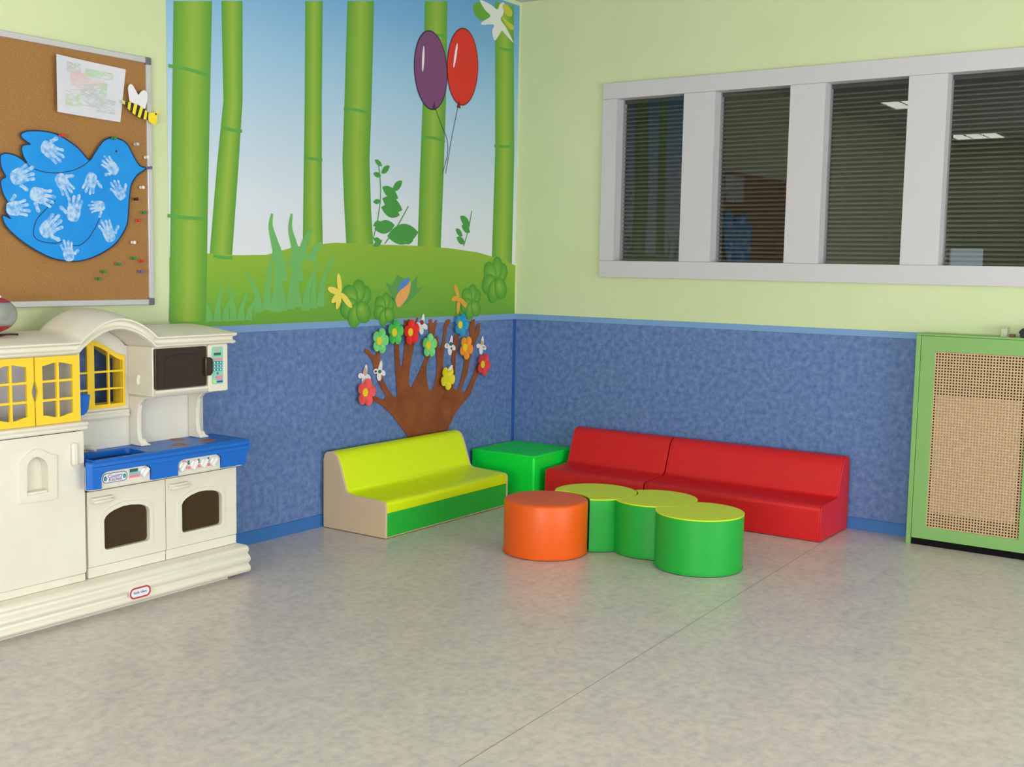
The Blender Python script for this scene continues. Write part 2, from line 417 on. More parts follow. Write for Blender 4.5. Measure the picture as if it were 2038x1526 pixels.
stalk([(-0.297,3.114),(-0.288,2.811),(-0.271,2.181),(-0.290,1.440)], [(-0.091,3.122),(-0.082,2.843),(-0.056,2.201),(-0.062,1.442)], [[(-0.294,2.832),(-0.195,2.832),(-0.082,2.840)], [(-0.283,2.212),(-0.177,2.216),(-0.057,2.230)]])
# grass bank
q = Print(-.0015)
bank = [(-2.851,1.458),(-2.628,1.481),(-2.445,1.475),(-2.242,1.481),(-2.048,1.526),(-1.746,1.555),(-1.428,1.554),(-1.045,1.555),(-0.736,1.547),(-0.445,1.528),(-0.167,1.484),(-0.050,1.449)]
top, bot = (144, 180, 58), (102, 160, 56)
bl = [(MX0, bank[0][1])]+bank[1:-1]+[(MX1, bank[-1][1])]
for a, b in zip(bl, bl[1:]):
    q.add([(a[0], MZ0), (b[0], MZ0), (b[0], (MZ0+b[1])/2), (a[0], (MZ0+a[1])/2)], [bot, bot, (124, 176, 54), (124, 176, 54)], 3)
    q.add([(a[0], (MZ0+a[1])/2), (b[0], (MZ0+b[1])/2), b, a], [(124, 176, 54), (124, 176, 54), top, top], 3)
q.build('grass_bank', inkm, mural)
# tall grass blades
q = Print(-.0015)
for pts in ([(-2.206,1.691),(-2.217,1.627),(-2.193,1.551),(-2.165,1.474),(-2.141,1.345)], [(-2.069,1.697),(-2.080,1.619),(-2.051,1.529),(-2.033,1.450),(-2.026,1.345)], [(-1.997,1.464),(-1.974,1.557),(-1.915,1.625)], [(-1.930,1.452),(-1.892,1.519),(-1.847,1.555)], [(-2.195,1.190),(-2.176,1.319),(-2.183,1.423)]):
    q.add(strip(smooth(pts, 5, False), (.012, .085) if pts[0][1] > pts[-1][1] else (.07, .01)), (112, 182, 104), 4)
for k in range(9):
    x0 = -2.30+.055*k; h = .20+.16*((k*5) % 7)/7; dx = (-.09, .05, .11, -.04, .08, -.07, .1, .02, .12)[k]
    q.add(strip(smooth([(x0, 1.19+.01*(k % 3)), (x0+dx*.2, 1.19+h*.5), (x0+dx, 1.2+h)], 5, False), (.062, .006)), (112, 180, 100), 4)
for k in range(6):
    x0 = -2.62+.05*k; h = .12+.08*((k*3) % 5)/5; dx = (-.06, .03, .07, -.03, .05, .08)[k]
    q.add(strip(smooth([(x0, 1.15), (x0+dx*.2, 1.15+h*.5), (x0+dx, 1.15+h)], 5, False), (.05, .006)), (110, 180, 98), 4)
q.build('grass_tuft', inkm, mural)
# leafy plants behind
def plant(stems, leaves):
    q = Print(-.0015)
    for s_ in stems: q.add(strip(smooth(s_, 4, False), .009), (92, 160, 96), 3)
    for (a, b, wd) in leaves:
        dx, dz = b[0]-a[0], b[1]-a[1]
        e = [(k/8, .9*wd*math.sin(math.pi*k/8)**.8) for k in range(9)]
        q.add([(a[0]+dx*t-dz*o, a[1]+dz*t+dx*o) for t, o in e]+[(a[0]+dx*t+dz*o, a[1]+dz*t-dx*o) for t, o in e[-2:0:-1]], (72, 152, 70), 3)
    q.build('leafy_plant', inkm, mural)
P1 = [(-1.440,1.950),(-1.372,1.941),(-1.372,1.956),(-1.299,2.004),(-1.439,1.791),(-1.375,1.800),(-1.363,1.880),(-1.222,1.823),(-1.438,1.656),(-1.378,1.687),(-1.370,1.766),(-1.208,1.728),(-1.429,1.642),(-1.251,1.669),(-1.362,1.815),(-1.185,1.758),(-1.437,1.585),(-1.368,1.573),(-1.317,1.603),(-1.037,1.635),(-1.364,1.998),(-1.428,2.027),(-1.187,1.926),(-1.276,1.863),(-1.437,1.543),(-1.360,1.579),(-1.183,1.578),(-1.083,1.587)]
plant([[(-1.398,2.024),(-1.375,1.857),(-1.395,1.714),(-1.437,1.585)], [(-1.131,1.784),(-1.229,1.664),(-1.338,1.560)]], [(P1[i], P1[i+1], .24) for i in range(0, len(P1), 2)])
P2 = [(-0.528,1.690),(-0.633,1.748),(-0.605,1.625),(-0.677,1.669),(-0.527,1.652),(-0.617,1.693),(-0.578,1.579),(-0.666,1.617)]
plant([[(-0.514,1.785),(-0.543,1.674),(-0.593,1.563)]], [(P2[i], P2[i+1], .26) for i in range(0, len(P2), 2)])
# clovers
def clover(c, r):
    q = Print(-.0015)
    for k, a in enumerate((35, 80, 140, 200, 255, 315)):
        t = math.radians(a); cx, cz = c[0]+r*.55*math.cos(t), c[1]+r*.55*math.sin(t)
        pts = ell(cx, cz, r*.55, r*.46, 18, t)
        for i in range(18):
            q.add([(cx*.55+c[0]*.45, cz*.55+c[1]*.45), pts[i], pts[(i+1) % 18]], [(142, 186, 66), (70, 150, 52), (70, 150, 52)], 5+k)
    q.build('clover', inkm, mural)
for c, r in zip([(-1.572,1.221),(-1.335,1.185),(-0.506,1.212),(-0.248,1.352)], (.125, .09, .105, .14)): clover(c, r)
def blossom(c, r, col, rots, name):
    q = Print(-.0015)
    for k, (a, l) in enumerate(rots):
        t = math.radians(a); q.add(ell(c[0]+r*l*.5*math.cos(t), c[1]+r*l*.5*math.sin(t), r*l*.5, r*.17, 16, t), col, 12+k)
    q.build(name, inkm, mural)
blossom([(-1.706,1.281)][0], .11, (236, 218, 96), [(100, 1), (165, .95), (215, .8), (250, .85), (318, 1.1)], 'blossom')
blossom([(-0.638,1.240)][0], .10, (224, 164, 66), [(120, 1), (185, .8), (262, 1), (325, 1.1)], 'blossom')
q = Print(-.0015)
for pts in ([(-1.246,1.212),(-1.332,1.338),(-1.239,1.309)], [(-1.237,1.204),(-1.292,1.300),(-1.226,1.382),(-1.153,1.356),(-1.179,1.256)], [(-1.179,1.226),(-1.125,1.314),(-1.043,1.379),(-1.051,1.284),(-1.133,1.210)], [(-1.179,1.202),(-1.111,1.284),(-0.985,1.319),(-1.064,1.254)]):
    q.add(pts, (92, 156, 74), 5)
q.add(smooth([(-1.215,1.194),(-1.242,1.239),(-1.211,1.285),(-1.144,1.320),(-1.107,1.344),(-1.116,1.284),(-1.152,1.232)]), (232, 168, 96), 7)
q.add(smooth([(-1.229,1.280),(-1.194,1.338),(-1.140,1.364),(-1.112,1.356),(-1.144,1.320),(-1.198,1.297)]), (82, 136, 204), 6)
q.build('tropical_flower', inkm, mural)
# balloons (plain ovals) with strings
def balloon(c, rx, rz, col, dark, string, rot):
    q = Print(-.0015)
    q.add(ell(c[0], c[1], rx+.008, rz+.008, 40, rot), dark, 6); q.add(ell(c[0], c[1], rx, rz, 40, rot), col, 7)
    q.add(ell(c[0]-rx*.5, c[1]+rz*.25, rx*.07, rz*.34, 16, rot-.12), (238, 232, 240), 8)
    b = string[0]; q.add([(b[0]-.02, b[1]-.03), (b[0]+.02, b[1]-.03), (b[0], b[1]+.02)], dark, 7)
    o = q.build('balloon', inkm, mural)
    q = Print(-.0015); q.add(strip(smooth(string, 5, False), .005), (70, 76, 84), 6); q.build('string', inkm, o)
balloon([(-0.935,2.591)][0], .150, .222, (124, 68, 118), (60, 36, 70), [(-0.903,2.396),(-0.838,2.294),(-0.778,2.211),(-0.767,2.122),(-0.813,1.997)], .06)
balloon([(-0.627,2.657)][0], .150, .228, (218, 44, 36), (110, 30, 36), [(-0.663,2.435),(-0.696,2.325),(-0.729,2.216),(-0.752,2.123),(-0.784,1.999)], -.10)
# lily in the top corner
q = Print(-.0015); T = [14.557, 920, 0]
q.add(smooth([(-0.530,3.028),(-0.488,3.071),(-0.438,3.068),(-0.348,3.017),(-0.435,2.970),(-0.493,2.982)]), (100, 164, 56), 3)
q.add(smooth([(-0.460,3.088),(-0.350,3.083),(-0.275,3.067),(-0.246,3.105),(-0.201,3.120),(-0.207,3.052),(-0.236,3.012),(-0.177,2.971),(-0.089,2.890),(-0.215,2.943),(-0.222,2.943),(-0.296,2.869),(-0.327,2.923),(-0.310,2.965),(-0.434,2.943),(-0.435,2.959),(-0.348,3.011),(-0.408,3.040)], 4), (226, 228, 224), 5)
q.add(smooth([(-0.225,3.031),(-0.159,3.013),(-0.089,2.995),(-0.111,2.965),(-0.178,2.992)]), (196, 196, 70), 6)
q.add(smooth([(-0.219,3.095),(-0.182,3.115),(-0.111,3.085),(-0.122,3.050),(-0.180,3.052)]), (196, 196, 70), 6)
q.build('lily', inkm, mural)

# ------------------------------------------------------------------ cork board and what is pinned to it
cork = mat('cork', (138, 98, 54), .8, .2, (180, 134, 84), 240, 5, lo=.3, hi=.7, bump=.3, bscale=260)
alu = mat('aluminium', (205, 203, 208), .4, .5, metal=.3); corner = mat('grey_plastic', (104, 104, 116), .5)
BX0, BX1, BZ0, BZ1 = -4.62, -2.955, 1.240, 2.350
cb = thing('cork_board', 'large cork notice board with aluminium frame on the green wall above the play kitchen', 'notice board', ((BX0+BX1)/2, 0, BZ0))
g = G(); g.box(BX0+.01, BX1-.01, -.013, -.001, BZ0+.01, BZ1-.01); g.build('cork_panel', cork, cb)
F = .026
for (a, b, e, f) in ((BX0+F, BX1-F, BZ0, BZ0+F), (BX0+F, BX1-F, BZ1-F, BZ1), (BX0, BX0+F, BZ0+F, BZ1-F), (BX1-F, BX1, BZ0+F, BZ1-F)):
    g = G(); g.box(a, b, -.022, -.001, e, f); g.build('frame_bar', alu, cb, bevel=.003)
for a in (BX0, BX1-.032):
    for e in (BZ0, BZ1-.032):
        g = G(); g.box(a-.001, a+.033, -.025, -.001, e-.001, e+.033); g.build('corner_cap', corner, cb, bevel=.006)

# blue paper bird with handprints
bird_m = mat('blue_card', (28, 140, 226), .65, .25, (34, 148, 232), 6, 2)
markm = mat('marker_line', (22, 40, 72), .6)
def hand_mat():
    m = mat('white_hand_paint', (226, 232, 246), .6, .3)
    nt = m.node_tree; N = nt.nodes; L = nt.links; b = N['Principled BSDF']
    tc = N.new('ShaderNodeTexCoord'); n = N.new('ShaderNodeTexNoise'); n.inputs['Scale'].default_value = 55; n.inputs['Detail'].default_value = 5; L.new(tc.outputs['Object'], n.inputs[0])
    r = N.new('ShaderNodeValToRGB'); r.color_ramp.elements[0].position = .34; r.color_ramp.elements[1].position = .62
    r.color_ramp.elements[0].color = (*lin((88, 164, 234)), 1); r.color_ramp.elements[1].color = (*lin((186, 210, 240)), 1)
    L.new(n.outputs['Fac'], r.inputs[0]); L.new(r.outputs[0], b.inputs['Base Color']); return m
handm = hand_mat()
YB = -.030
outline = [(-2.997,1.857),(-3.032,1.866),(-3.066,1.910),(-3.090,1.948),(-3.114,1.966),(-3.154,1.976),(-3.181,1.975),(-3.215,1.959),(-3.239,1.934),(-3.266,1.898),(-3.289,1.868),(-3.315,1.888),(-3.346,1.916),(-3.384,1.937),(-3.433,1.959),(-3.476,1.967),(-3.524,1.968),(-3.578,1.962),(-3.604,1.950),(-3.609,1.939),(-3.599,1.927),(-3.576,1.914),(-3.567,1.909),(-3.591,1.906),(-3.605,1.897),(-3.607,1.879),(-3.598,1.853),(-3.584,1.830),(-3.616,1.851),(-3.650,1.862),(-3.679,1.863),(-3.699,1.854),(-3.702,1.834),(-3.698,1.803),(-3.681,1.772),(-3.686,1.766),(-3.702,1.753),(-3.701,1.724),(-3.690,1.693),(-3.674,1.665),(-3.685,1.646),(-3.683,1.625),(-3.664,1.603),(-3.683,1.612),(-3.698,1.614),(-3.698,1.600),(-3.685,1.572),(-3.648,1.536),(-3.596,1.500),(-3.538,1.469),(-3.477,1.445),(-3.415,1.435),(-3.351,1.435),(-3.286,1.451),(-3.219,1.480),(-3.164,1.516),(-3.129,1.558),(-3.107,1.594),(-3.098,1.629),(-3.093,1.682),(-3.087,1.734),(-3.076,1.782),(-3.047,1.821),(-3.022,1.838)]
bird_t = thing('paper_bird', 'blue paper bird cutout covered in white handprints, pinned to the cork board', 'paper cutout', (-3.3, -.03, 1.7))
fine = smooth(outline, 3)
g = G(); g.prism(fine, 'y', YB+.0015, YB); g.build('bird_body', bird_m, bird_t)
g = G()
g.prism(strip(fine+[fine[0]], .006), 'y', YB-.0004, YB)
for ln in ([(-3.584,1.830),(-3.567,1.816),(-3.516,1.803),(-3.449,1.802),(-3.368,1.820),(-3.316,1.846),(-3.289,1.868)], [(-3.458,1.687),(-3.502,1.650),(-3.546,1.604),(-3.563,1.555),(-3.555,1.528),(-3.518,1.512),(-3.457,1.509),(-3.432,1.518)], [(-3.391,1.502),(-3.350,1.502),(-3.310,1.527),(-3.283,1.559),(-3.260,1.594),(-3.239,1.637)]):
    g.prism(strip(smooth(ln, 6, False), .0035), 'y', YB-.0004, YB)
e = [(-3.154,1.918)][0]; g.prism(ell(e[0], e[1], .005, .005, 10), 'y', YB-.0004, YB)
g.build('drawn_line', markm, bird_t)
def hand(c, ang, s, flip):
    "child's handprint; ang is where the fingers point"
    g = G(); t = math.radians(ang-90); cs, sn = math.cos(t), math.sin(t)
    def tr(pts): return [(c[0]+s*(x*flip*cs-z*sn), c[1]+s*(x*flip*sn+z*cs)) for x, z in pts]
    g.prism(tr(smooth([(-.034, .018), (-.036, -.012), (-.028, -.04), (.0, -.05), (.026, -.042), (.034, -.012), (.034, .02), (0, .028)], 4)), 'y', YB-.0009, YB)
    for k, (x, z0, a, l, wd) in enumerate(((-.027, .022, 14, .042, .0085), (-.009, .028, 4, .055, .009), (.010, .028, -5, .052, .009), (.027, .022, -16, .042, .008), (.036, -.016, -58, .048, .010))):
        a = math.radians(a+random.uniform(-5, 5)); l *= random.uniform(.85, 1.1); dx, dz = -math.sin(a), math.cos(a)
        pts = []
        for f_, w_ in ((0, .95), (.4, .8), (.75, 1), (.95, .75)): pts.append((x+dx*l*f_-dz*wd*w_, z0+dz*l*f_+dx*wd*w_))
        pts.append((x+dx*l*1.05, z0+dz*l*1.05))
        for f_, w_ in ((.95, .75), (.75, 1), (.4, .8), (0, .95)): pts.append((x+dx*l*f_+dz*wd*w_, z0+dz*l*f_-dx*wd*w_))
        g.prism(tr(smooth(pts, 3)), 'y', YB-.0010-.00004*k, YB)
    g.build('handprint', handm, bird_t)
hp = [(-3.478,1.893),(-3.618,1.777),(-3.422,1.764),(-3.285,1.779),(-3.177,1.846),(-3.142,1.740),(-3.531,1.703),(-3.372,1.645),(-3.248,1.674),(-3.642,1.645),(-3.492,1.571),(-3.200,1.559),(-3.402,1.468)]
for c, (a, s, fl) in zip(hp, ((-30, 1.05, -1), (25, 1.05, 1), (-55, .95, -1), (-110, .9, -1), (140, .85, -1), (130, .85, 1), (-12, 1.05, 1), (78, 1.05, -1), (185, .75, -1), (5, .95, -1), (40, 1.1, 1), (115, .95, 1), (105, .85, 1))):
    hand(c, a, s*.84, fl)

# child's drawing
paper = mat('drawing_paper', (222, 220, 230), .8, .2, (214, 214, 226), 6, 2)
dt = thing('drawing', 'white sheet with faint red and green crayon scribbles pinned to the cork board', 'drawing', (-3.3, -.03, 2.1))
cor = [(-3.445,2.290),(-3.088,2.281),(-3.121,2.048),(-3.446,2.054)]
g = G(); rows = []
def sheet(u, v):
    a = [cor[0][i]+(cor[1][i]-cor[0][i])*u for i in (0, 1)]; b = [cor[3][i]+(cor[2][i]-cor[3][i])*u for i in (0, 1)]
    return (a[0]+(b[0]-a[0])*v, -.018-.022*(1-u)**2, a[1]+(b[1]-a[1])*v)
for j in range(9): rows.append([sheet(i/12, j/8) for i in range(13)])
g.grid(rows); g.grid([[(x, y+.0006, z) for x, y, z in r] for r in rows]); g.build('sheet', paper, dt)
cray = {'r': mat('crayon_red', (226, 196, 196), .8), 'g': mat('crayon_green', (190, 212, 186), .8), 'd': mat('crayon_grey', (196, 200, 202), .8)}
for k, cx, cy, wu, wv, n in (('r', .32, .40, .12, .16, 60), ('g', .62, .2, .2, .06, 60), ('d', .25, .17, .1, .08, 34), ('g', .7, .52, .05, .18, 44), ('g', .25, .72, .12, .12, 46), ('d', .55, .6, .2, .2, 60), ('r', .55, .35, .25, .04, 20), ('d', .75, .75, .15, .12, 40)):
    g = G(); pu, pv = cx, cy
    for i in range(n*2):
        u, v = min(max(pu+random.uniform(-.13, .13), cx-wu), cx+wu), min(max(pv+random.uniform(-.10, .10), cy-wv), cy+wv)
        a, b = sheet(pu, pv), sheet(u, v)
        if random.random() < .9:
            w_ = .0034; g.grid([[(a[0]+(b[0]-a[0])*t, sheet(pu+(u-pu)*t, pv+(v-pv)*t)[1]-.0006, a[2]+(b[2]-a[2])*t+s_*w_/2) for s_ in (-1, 1)] for t in (0, .25, .5, .75, 1)])
        pu, pv = u, v
    g.build('crayon_scribble', cray[k], dt)

# paper bee
bee_t = thing('paper_bee', 'yellow and black striped paper bee with white wings at the board\'s right edge', 'paper cutout', (-3.0, -.035, 2.1))
bwhite = mat('white_paper', (232, 228, 236), .75, .2); byel = mat('yellow_paper', (240, 220, 60), .7, .2); bblk = mat('black_paper', (38, 34, 20), .7)
g = G(); g.prism(smooth([(-3.081,2.138),(-3.090,2.175),(-3.091,2.203),(-3.080,2.217),(-3.067,2.213),(-3.050,2.191),(-3.038,2.176),(-3.023,2.192),(-3.005,2.200),(-2.991,2.191),(-2.989,2.166),(-2.996,2.139),(-3.007,2.119),(-3.043,2.129)], 4), 'y', -.0375, -.036); g.build('wings', bwhite, bee_t)
body = [[(-3.109,2.137),(-3.110,2.121)], [(-3.093,2.138),(-3.098,2.110)], [(-3.078,2.138),(-3.085,2.101)], [(-3.063,2.135),(-3.073,2.093)], [(-3.045,2.133),(-3.058,2.085)], [(-3.030,2.127),(-3.046,2.080)], [(-3.015,2.120),(-3.031,2.076)], [(-3.004,2.115),(-3.015,2.073)], [(-2.993,2.108),(-2.999,2.071)], [(-2.986,2.101),(-2.988,2.070)]]
for k in range(9):
    g = G(); a, b = body[k], body[k+1]; g.prism([a[0], b[0], b[1], a[1]], 'y', -.039, -.0376); g.build('stripe', bblk if k % 2 == 0 else byel, bee_t)
g = G(); g.prism(smooth([(-2.986,2.099),(-2.966,2.106),(-2.942,2.104),(-2.940,2.080),(-2.945,2.059),(-2.963,2.055),(-2.986,2.069)], 4), 'y', -.0392, -.0376)
g.prism(strip([(-2.950,2.100),(-2.930,2.115),(-2.922,2.110)], .008), 'y', -.0392, -.0385); g.build('head', mat('bee_head', (246, 218, 48), .7), bee_t)
g = G(); g.prism([(-3.128,2.145),(-3.110,2.138),(-3.110,2.124),(-3.121,2.127)], 'y', -.0392, -.0376); g.build('stinger', mat('bee_tail', (206, 210, 110), .7), bee_t)

# push pins
pinc = {'white': (236, 232, 230), 'black': (50, 24, 22), 'green': (44, 128, 66), 'red': (214, 48, 40), 'purple': (108, 84, 160), 'grey': (190, 186, 196)}
pinm = {k: mat('pin_'+k, v, .3) for k, v in pinc.items()}; steel = mat('steel', (170, 170, 172), .3, metal=1)
pins = [(271,287,'grey',"pale grey push pin in the cork to the right of the paper bird's head"),
 (291,313,'white',"white push pin just above the tip of the paper bird's beak"),
 (292.5,334,'purple',"purple push pin holding the tip of the paper bird's beak"),
 (282,373,'white',"white push pin right of the bird's throat, just above the black pin"),
 (269.5,396,'black',"black push pin in the cork beside the paper bird's breast"),
 (285,423,'green',"green push pin close to the board frame, just above the upper red pin"),
 (275,439,'red',"upper of the two red push pins right of the paper bird's breast"),
 (264.5,482,'white',"lowest white push pin, below right of the paper bird"),
 (265.5,514,'green',"green push pin just left of the lower red pin near the board's right edge"),
 (281,520,'red',"lower of the two red push pins near the board's right edge"),
 (280,540,'purple',"purple push pin under the lower red pin near the board's lower right corner"),
 (234.6,525.7,'green',"green push pin under the bird's belly, uppermost of a slanting row of three"),
 (205.8,540.7,'green',"green push pin under the bird's belly, middle one of a slanting row of three"),
 (195.8,554.5,'green',"green push pin under the bird's belly, lowest of a slanting row of three"),
 (118,269.4,'red',"red push pin on the upper edge of the paper bird's raised wing"),
 (221.5,275.4,'green',"green push pin at the top of the paper bird's head")]
pinpos = [(-3.052,1.958),(-2.999,1.905),(-2.996,1.858),(-3.026,1.769),(-3.060,1.715),(-3.020,1.657),(-3.047,1.620),(-3.077,1.522),(-3.076,1.451),(-3.034,1.438),(-3.038,1.392),(-3.158,1.424),(-3.234,1.390),(-3.260,1.359),(-3.436,1.958),(-3.181,1.971)]
proto = {}
for (px, py, c, lb), (x, z) in zip(pins, pinpos):
    y0 = -.013 if x < -2.985 and not lb.startswith(('purple push pin hold', 'red push pin on', 'green push pin at')) else -.024
    if lb.startswith(('purple push pin hold', 'red push pin on', 'green push pin at')): y0 = YB
    if c not in proto:
        t = thing('push_pin', lb, 'push pin', (x, y0, z), 'push pins on the cork board')
        g = G(); g.lathe([(.0065, -.012), (.0070, -.014), (.0042, -.017), (.0040, -.027), (.0072, -.030), (.0076, -.034), (.0055, -.0355)], (x, y0, z), 'y', 14); g.build('head', pinm[c], t)
        g = G(); g.tube([(x, y0+.002, z), (x, y0-.013, z)], .0010, 6); g.build('needle', steel, t)
        proto[c] = t
    else: dup(proto[c], (x, y0, z), lb)

# ------------------------------------------------------------------ painted hand tree with paper flowers
bark = mat('brown_painted_paper', (124, 66, 42), .75, .2, (156, 92, 52), 7, 5, lo=.3, hi=.72)
tree = [(-1.121,0.414),(-1.162,0.461),(-1.227,0.521),(-1.268,0.562),(-1.331,0.610),(-1.378,0.638),(-1.439,0.661),(-1.436,0.692),(-1.339,0.658),(-1.320,0.680),(-1.359,0.722),(-1.395,0.776),(-1.410,0.813),(-1.434,0.871),(-1.449,0.903),(-1.505,0.944),(-1.509,0.962),(-1.487,0.963),(-1.442,0.928),(-1.411,0.923),(-1.408,0.946),(-1.388,0.950),(-1.377,0.934),(-1.379,0.873),(-1.360,0.810),(-1.341,0.767),(-1.301,0.717),(-1.253,0.669),(-1.231,0.659),(-1.223,0.679),(-1.230,0.754),(-1.243,0.859),(-1.252,0.975),(-1.249,1.042),(-1.209,1.041),(-1.210,0.936),(-1.198,0.862),(-1.179,0.829),(-1.168,0.902),(-1.156,0.986),(-1.170,1.118),(-1.130,1.112),(-1.122,1.122),(-1.111,1.090),(-1.068,1.094),(-1.048,1.130),(-1.035,1.125),(-1.059,1.062),(-1.066,0.982),(-1.090,0.898),(-1.113,0.814),(-1.117,0.740),(-1.101,0.699),(-1.059,0.752),(-1.022,0.800),(-0.989,0.844),(-0.964,0.883),(-0.969,0.935),(-0.999,0.979),(-0.996,0.995),(-0.961,0.978),(-0.928,1.014),(-0.933,1.084),(-0.938,1.111),(-0.908,1.119),(-0.899,1.083),(-0.869,1.109),(-0.854,1.109),(-0.877,1.028),(-0.902,0.975),(-0.922,0.889),(-0.951,0.842),(-0.954,0.793),(-0.945,0.733),(-0.925,0.682),(-0.890,0.685),(-0.859,0.754),(-0.847,0.836),(-0.862,0.918),(-0.869,1.006),(-0.846,1.011),(-0.822,0.916),(-0.797,0.981),(-0.790,1.052),(-0.773,1.101),(-0.738,1.114),(-0.721,1.100),(-0.759,1.051),(-0.775,0.969),(-0.790,0.860),(-0.794,0.805),(-0.766,0.714),(-0.707,0.699),(-0.691,0.798),(-0.706,0.855),(-0.689,0.938),(-0.680,1.010),(-0.636,1.011),(-0.644,0.935),(-0.665,0.875),(-0.668,0.797),(-0.671,0.713),(-0.688,0.675),(-0.636,0.665),(-0.611,0.708),(-0.585,0.791),(-0.568,0.870),(-0.542,0.930),(-0.515,1.003),(-0.526,1.043),(-0.508,1.099),(-0.471,1.104),(-0.464,1.041),(-0.473,1.001),(-0.441,1.069),(-0.413,1.079),(-0.416,1.011),(-0.458,0.955),(-0.492,0.900),(-0.516,0.844),(-0.538,0.766),(-0.583,0.695),(-0.605,0.648),(-0.559,0.642),(-0.508,0.701),(-0.472,0.755),(-0.440,0.817),(-0.406,0.809),(-0.424,0.746),(-0.470,0.681),(-0.507,0.620),(-0.562,0.585),(-0.617,0.550),(-0.671,0.504),(-0.707,0.457),(-0.742,0.416),(-0.749,0.298),(-1.095,0.340)]
tt = tag(G().prism(tree, 'y', -.0068, -.0052).build('hand_tree', bark), 'brown painted paper tree made of hand shapes on the blue wainscot behind the yellow sofa', 'paper tree')

def flower(c, r, rot, colr, edge, label, eye=True, fold=0, tilt=0):
    r *= .9; t = thing('paper_flower', label, 'paper flower', (c[0], -.02, c[1]), 'paper flowers on the hand tree')
    N_ = 60; rows = []
    for q in (0, .45, .8, 1):
        row = []
        for k in range(N_):
            a = 2*math.pi*k/N_; f = .66+.34*abs(math.cos(2.5*a))**.55
            rr = r*q*f; aa = a+rot; x, z = rr*math.cos(aa), rr*math.sin(aa)
            y = -.016-.016*q*q-tilt*z*.4
            if fold and z > r*.35: y -= (z-r*.35)*.9; z = r*.35+(z-r*.35)*.75
            row.append((c[0]+x*.93, y, c[1]+z))
        rows.append(row)
    g = G(); R = g.grid(rows[1:], True); g._f(R[0][::-1])
    back = [[(x, y+.0018, z) for x, y, z in row] for row in rows[1:]]
    Q = g.grid(back, True); g._f(Q[0])
    for k in range(N_): g._f([R[-1][k], R[-1][(k+1) % N_], Q[-1][(k+1) % N_], Q[-1][k]])
    g.mi = 1
    g.build('petals', mat(label[:14]+'_paper', colr, .7, .2, edge, 18, 3), t)
    if eye:
        g = G(); g.prism(ell(c[0], c[1], .021, .024, 20), 'y', -.0225, -.0185); g.build('flower_centre', mat('yellow_centre', (236, 206, 36), .7), t)
    if not eye:
        g = G(); g.prism(smooth([(c[0]+r*x, c[1]+r*z) for x, z in ((-.1, .62), (.28, 1.0), (.5, .96), (.42, .72), (.1, .6))], 3), 'y', -.037, -.0345); g.build('folded_petal', bwhite, t)
    g = G(); g.box(c[0]-.012, c[0]+.012, -.0175, -.0068 , c[1]-.012, c[1]+.012); g.build('sticky_pad', bwhite, t)
fp = [(-1.400,1.005),(-1.268,1.049),(-1.123,1.045),(-0.953,0.958),(-0.640,1.073),(-0.586,0.928),(-0.396,0.809),(-0.771,0.749),(-1.516,0.717)]
flower(fp[0], .083, 1.3, (104, 200, 108), (136, 216, 140), 'light green paper flower at the far left of the two touching green ones')
flower(fp[1], .083, 1.45, (62, 176, 70), (96, 196, 100), 'darker green paper flower touching the red flower at the tree top')
flower(fp[2], .086, 1.7, (222, 40, 36), (230, 62, 58), 'bright red paper flower at the tree top beside the darker green one')
flower(fp[3], .082, 1.5, (98, 200, 102), (120, 212, 124), 'light green paper flower alone in the middle of the tree')
flower(fp[4], .082, 1.2, (32, 146, 190), (64, 164, 206), 'blue paper flower across the light blue rail')
flower(fp[5], .084, 1.0, (236, 132, 44), (240, 168, 52), 'orange paper flower on the right branches of the tree')
flower(fp[6], .083, 1.1, (214, 56, 62), (226, 78, 82), 'red paper flower at the far right branch tip')
flower(fp[7], .085, 1.0, (218, 206, 24), (226, 216, 60), 'yellow paper flower with a folded petal low on the right branches', eye=False, fold=0)
flower(fp[8], .090, 1.35, (228, 78, 78), (240, 100, 100), 'coral red paper flower at the lower left branch tip, lowest of all')

def butterfly(c, s, flip, spots_, label):
    t = thing('paper_butterfly', label, 'paper butterfly', (c[0], -.012, c[1]), 'paper butterflies on the hand tree')
    tr = lambda pts: [(c[0]+flip*x*s*1.5, c[1]+z*s) for x, z in pts]
    g = G()
    g.prism(tr(smooth([(-.2, .05), (.0, .9), (.14, 1.25), (.26, 1.1), (.3, .6), (.2, .05), (.05, -.1)], 4)), 'y', -.0085, -.0072)
    g.prism(tr(smooth([(.0, .1), (.35, .2), (.62, -.1), (.6, -.4), (.4, -.45), (.15, -.25)], 4)), 'y', -.0088, -.0075)
    g.prism(tr(smooth([(-.15, .1), (.1, -.1), (.2, -.6), (.05, -.95), (-.2, -.85), (-.3, -.4)], 4)), 'y', -.0091, -.0078)
    g.build('wings', bwhite, t)
    g = G(); g.prism(tr(ell(-.42, .12, .26, .28, 16)), 'y', -.0092, -.008); g.build('head', bwhite, t)
    for (x, z, rx, rz, m_) in spots_:
        g = G(); g.prism(tr(ell(x, z, rx, rz, 14)), 'y', -.0098, -.0085); g.build('painted_spot', m_, t)
sg, sr, sp = mat('green_ink', (40, 120, 84), .7), mat('dark_red_ink', (150, 24, 52), .7), mat('tan_ink', (208, 168, 150), .7)
so = mat('ochre_ink', (178, 168, 92), .7)
bp_ = [(-1.003,1.079),(-1.382,0.824),(-0.723,0.939),(-0.397,0.924),(-1.510,0.807)]
butterfly(bp_[0], .056, 1, [(.0, .35, .2, .26, sr)], 'white paper butterfly with a dark red spot beside the bright red flower')
butterfly(bp_[1], .053, 1, [(.0, .05, .2, .2, sg), (-.45, .1, .14, .12, sr)], 'white paper butterfly with a green spot and red eye on the lower left branch')
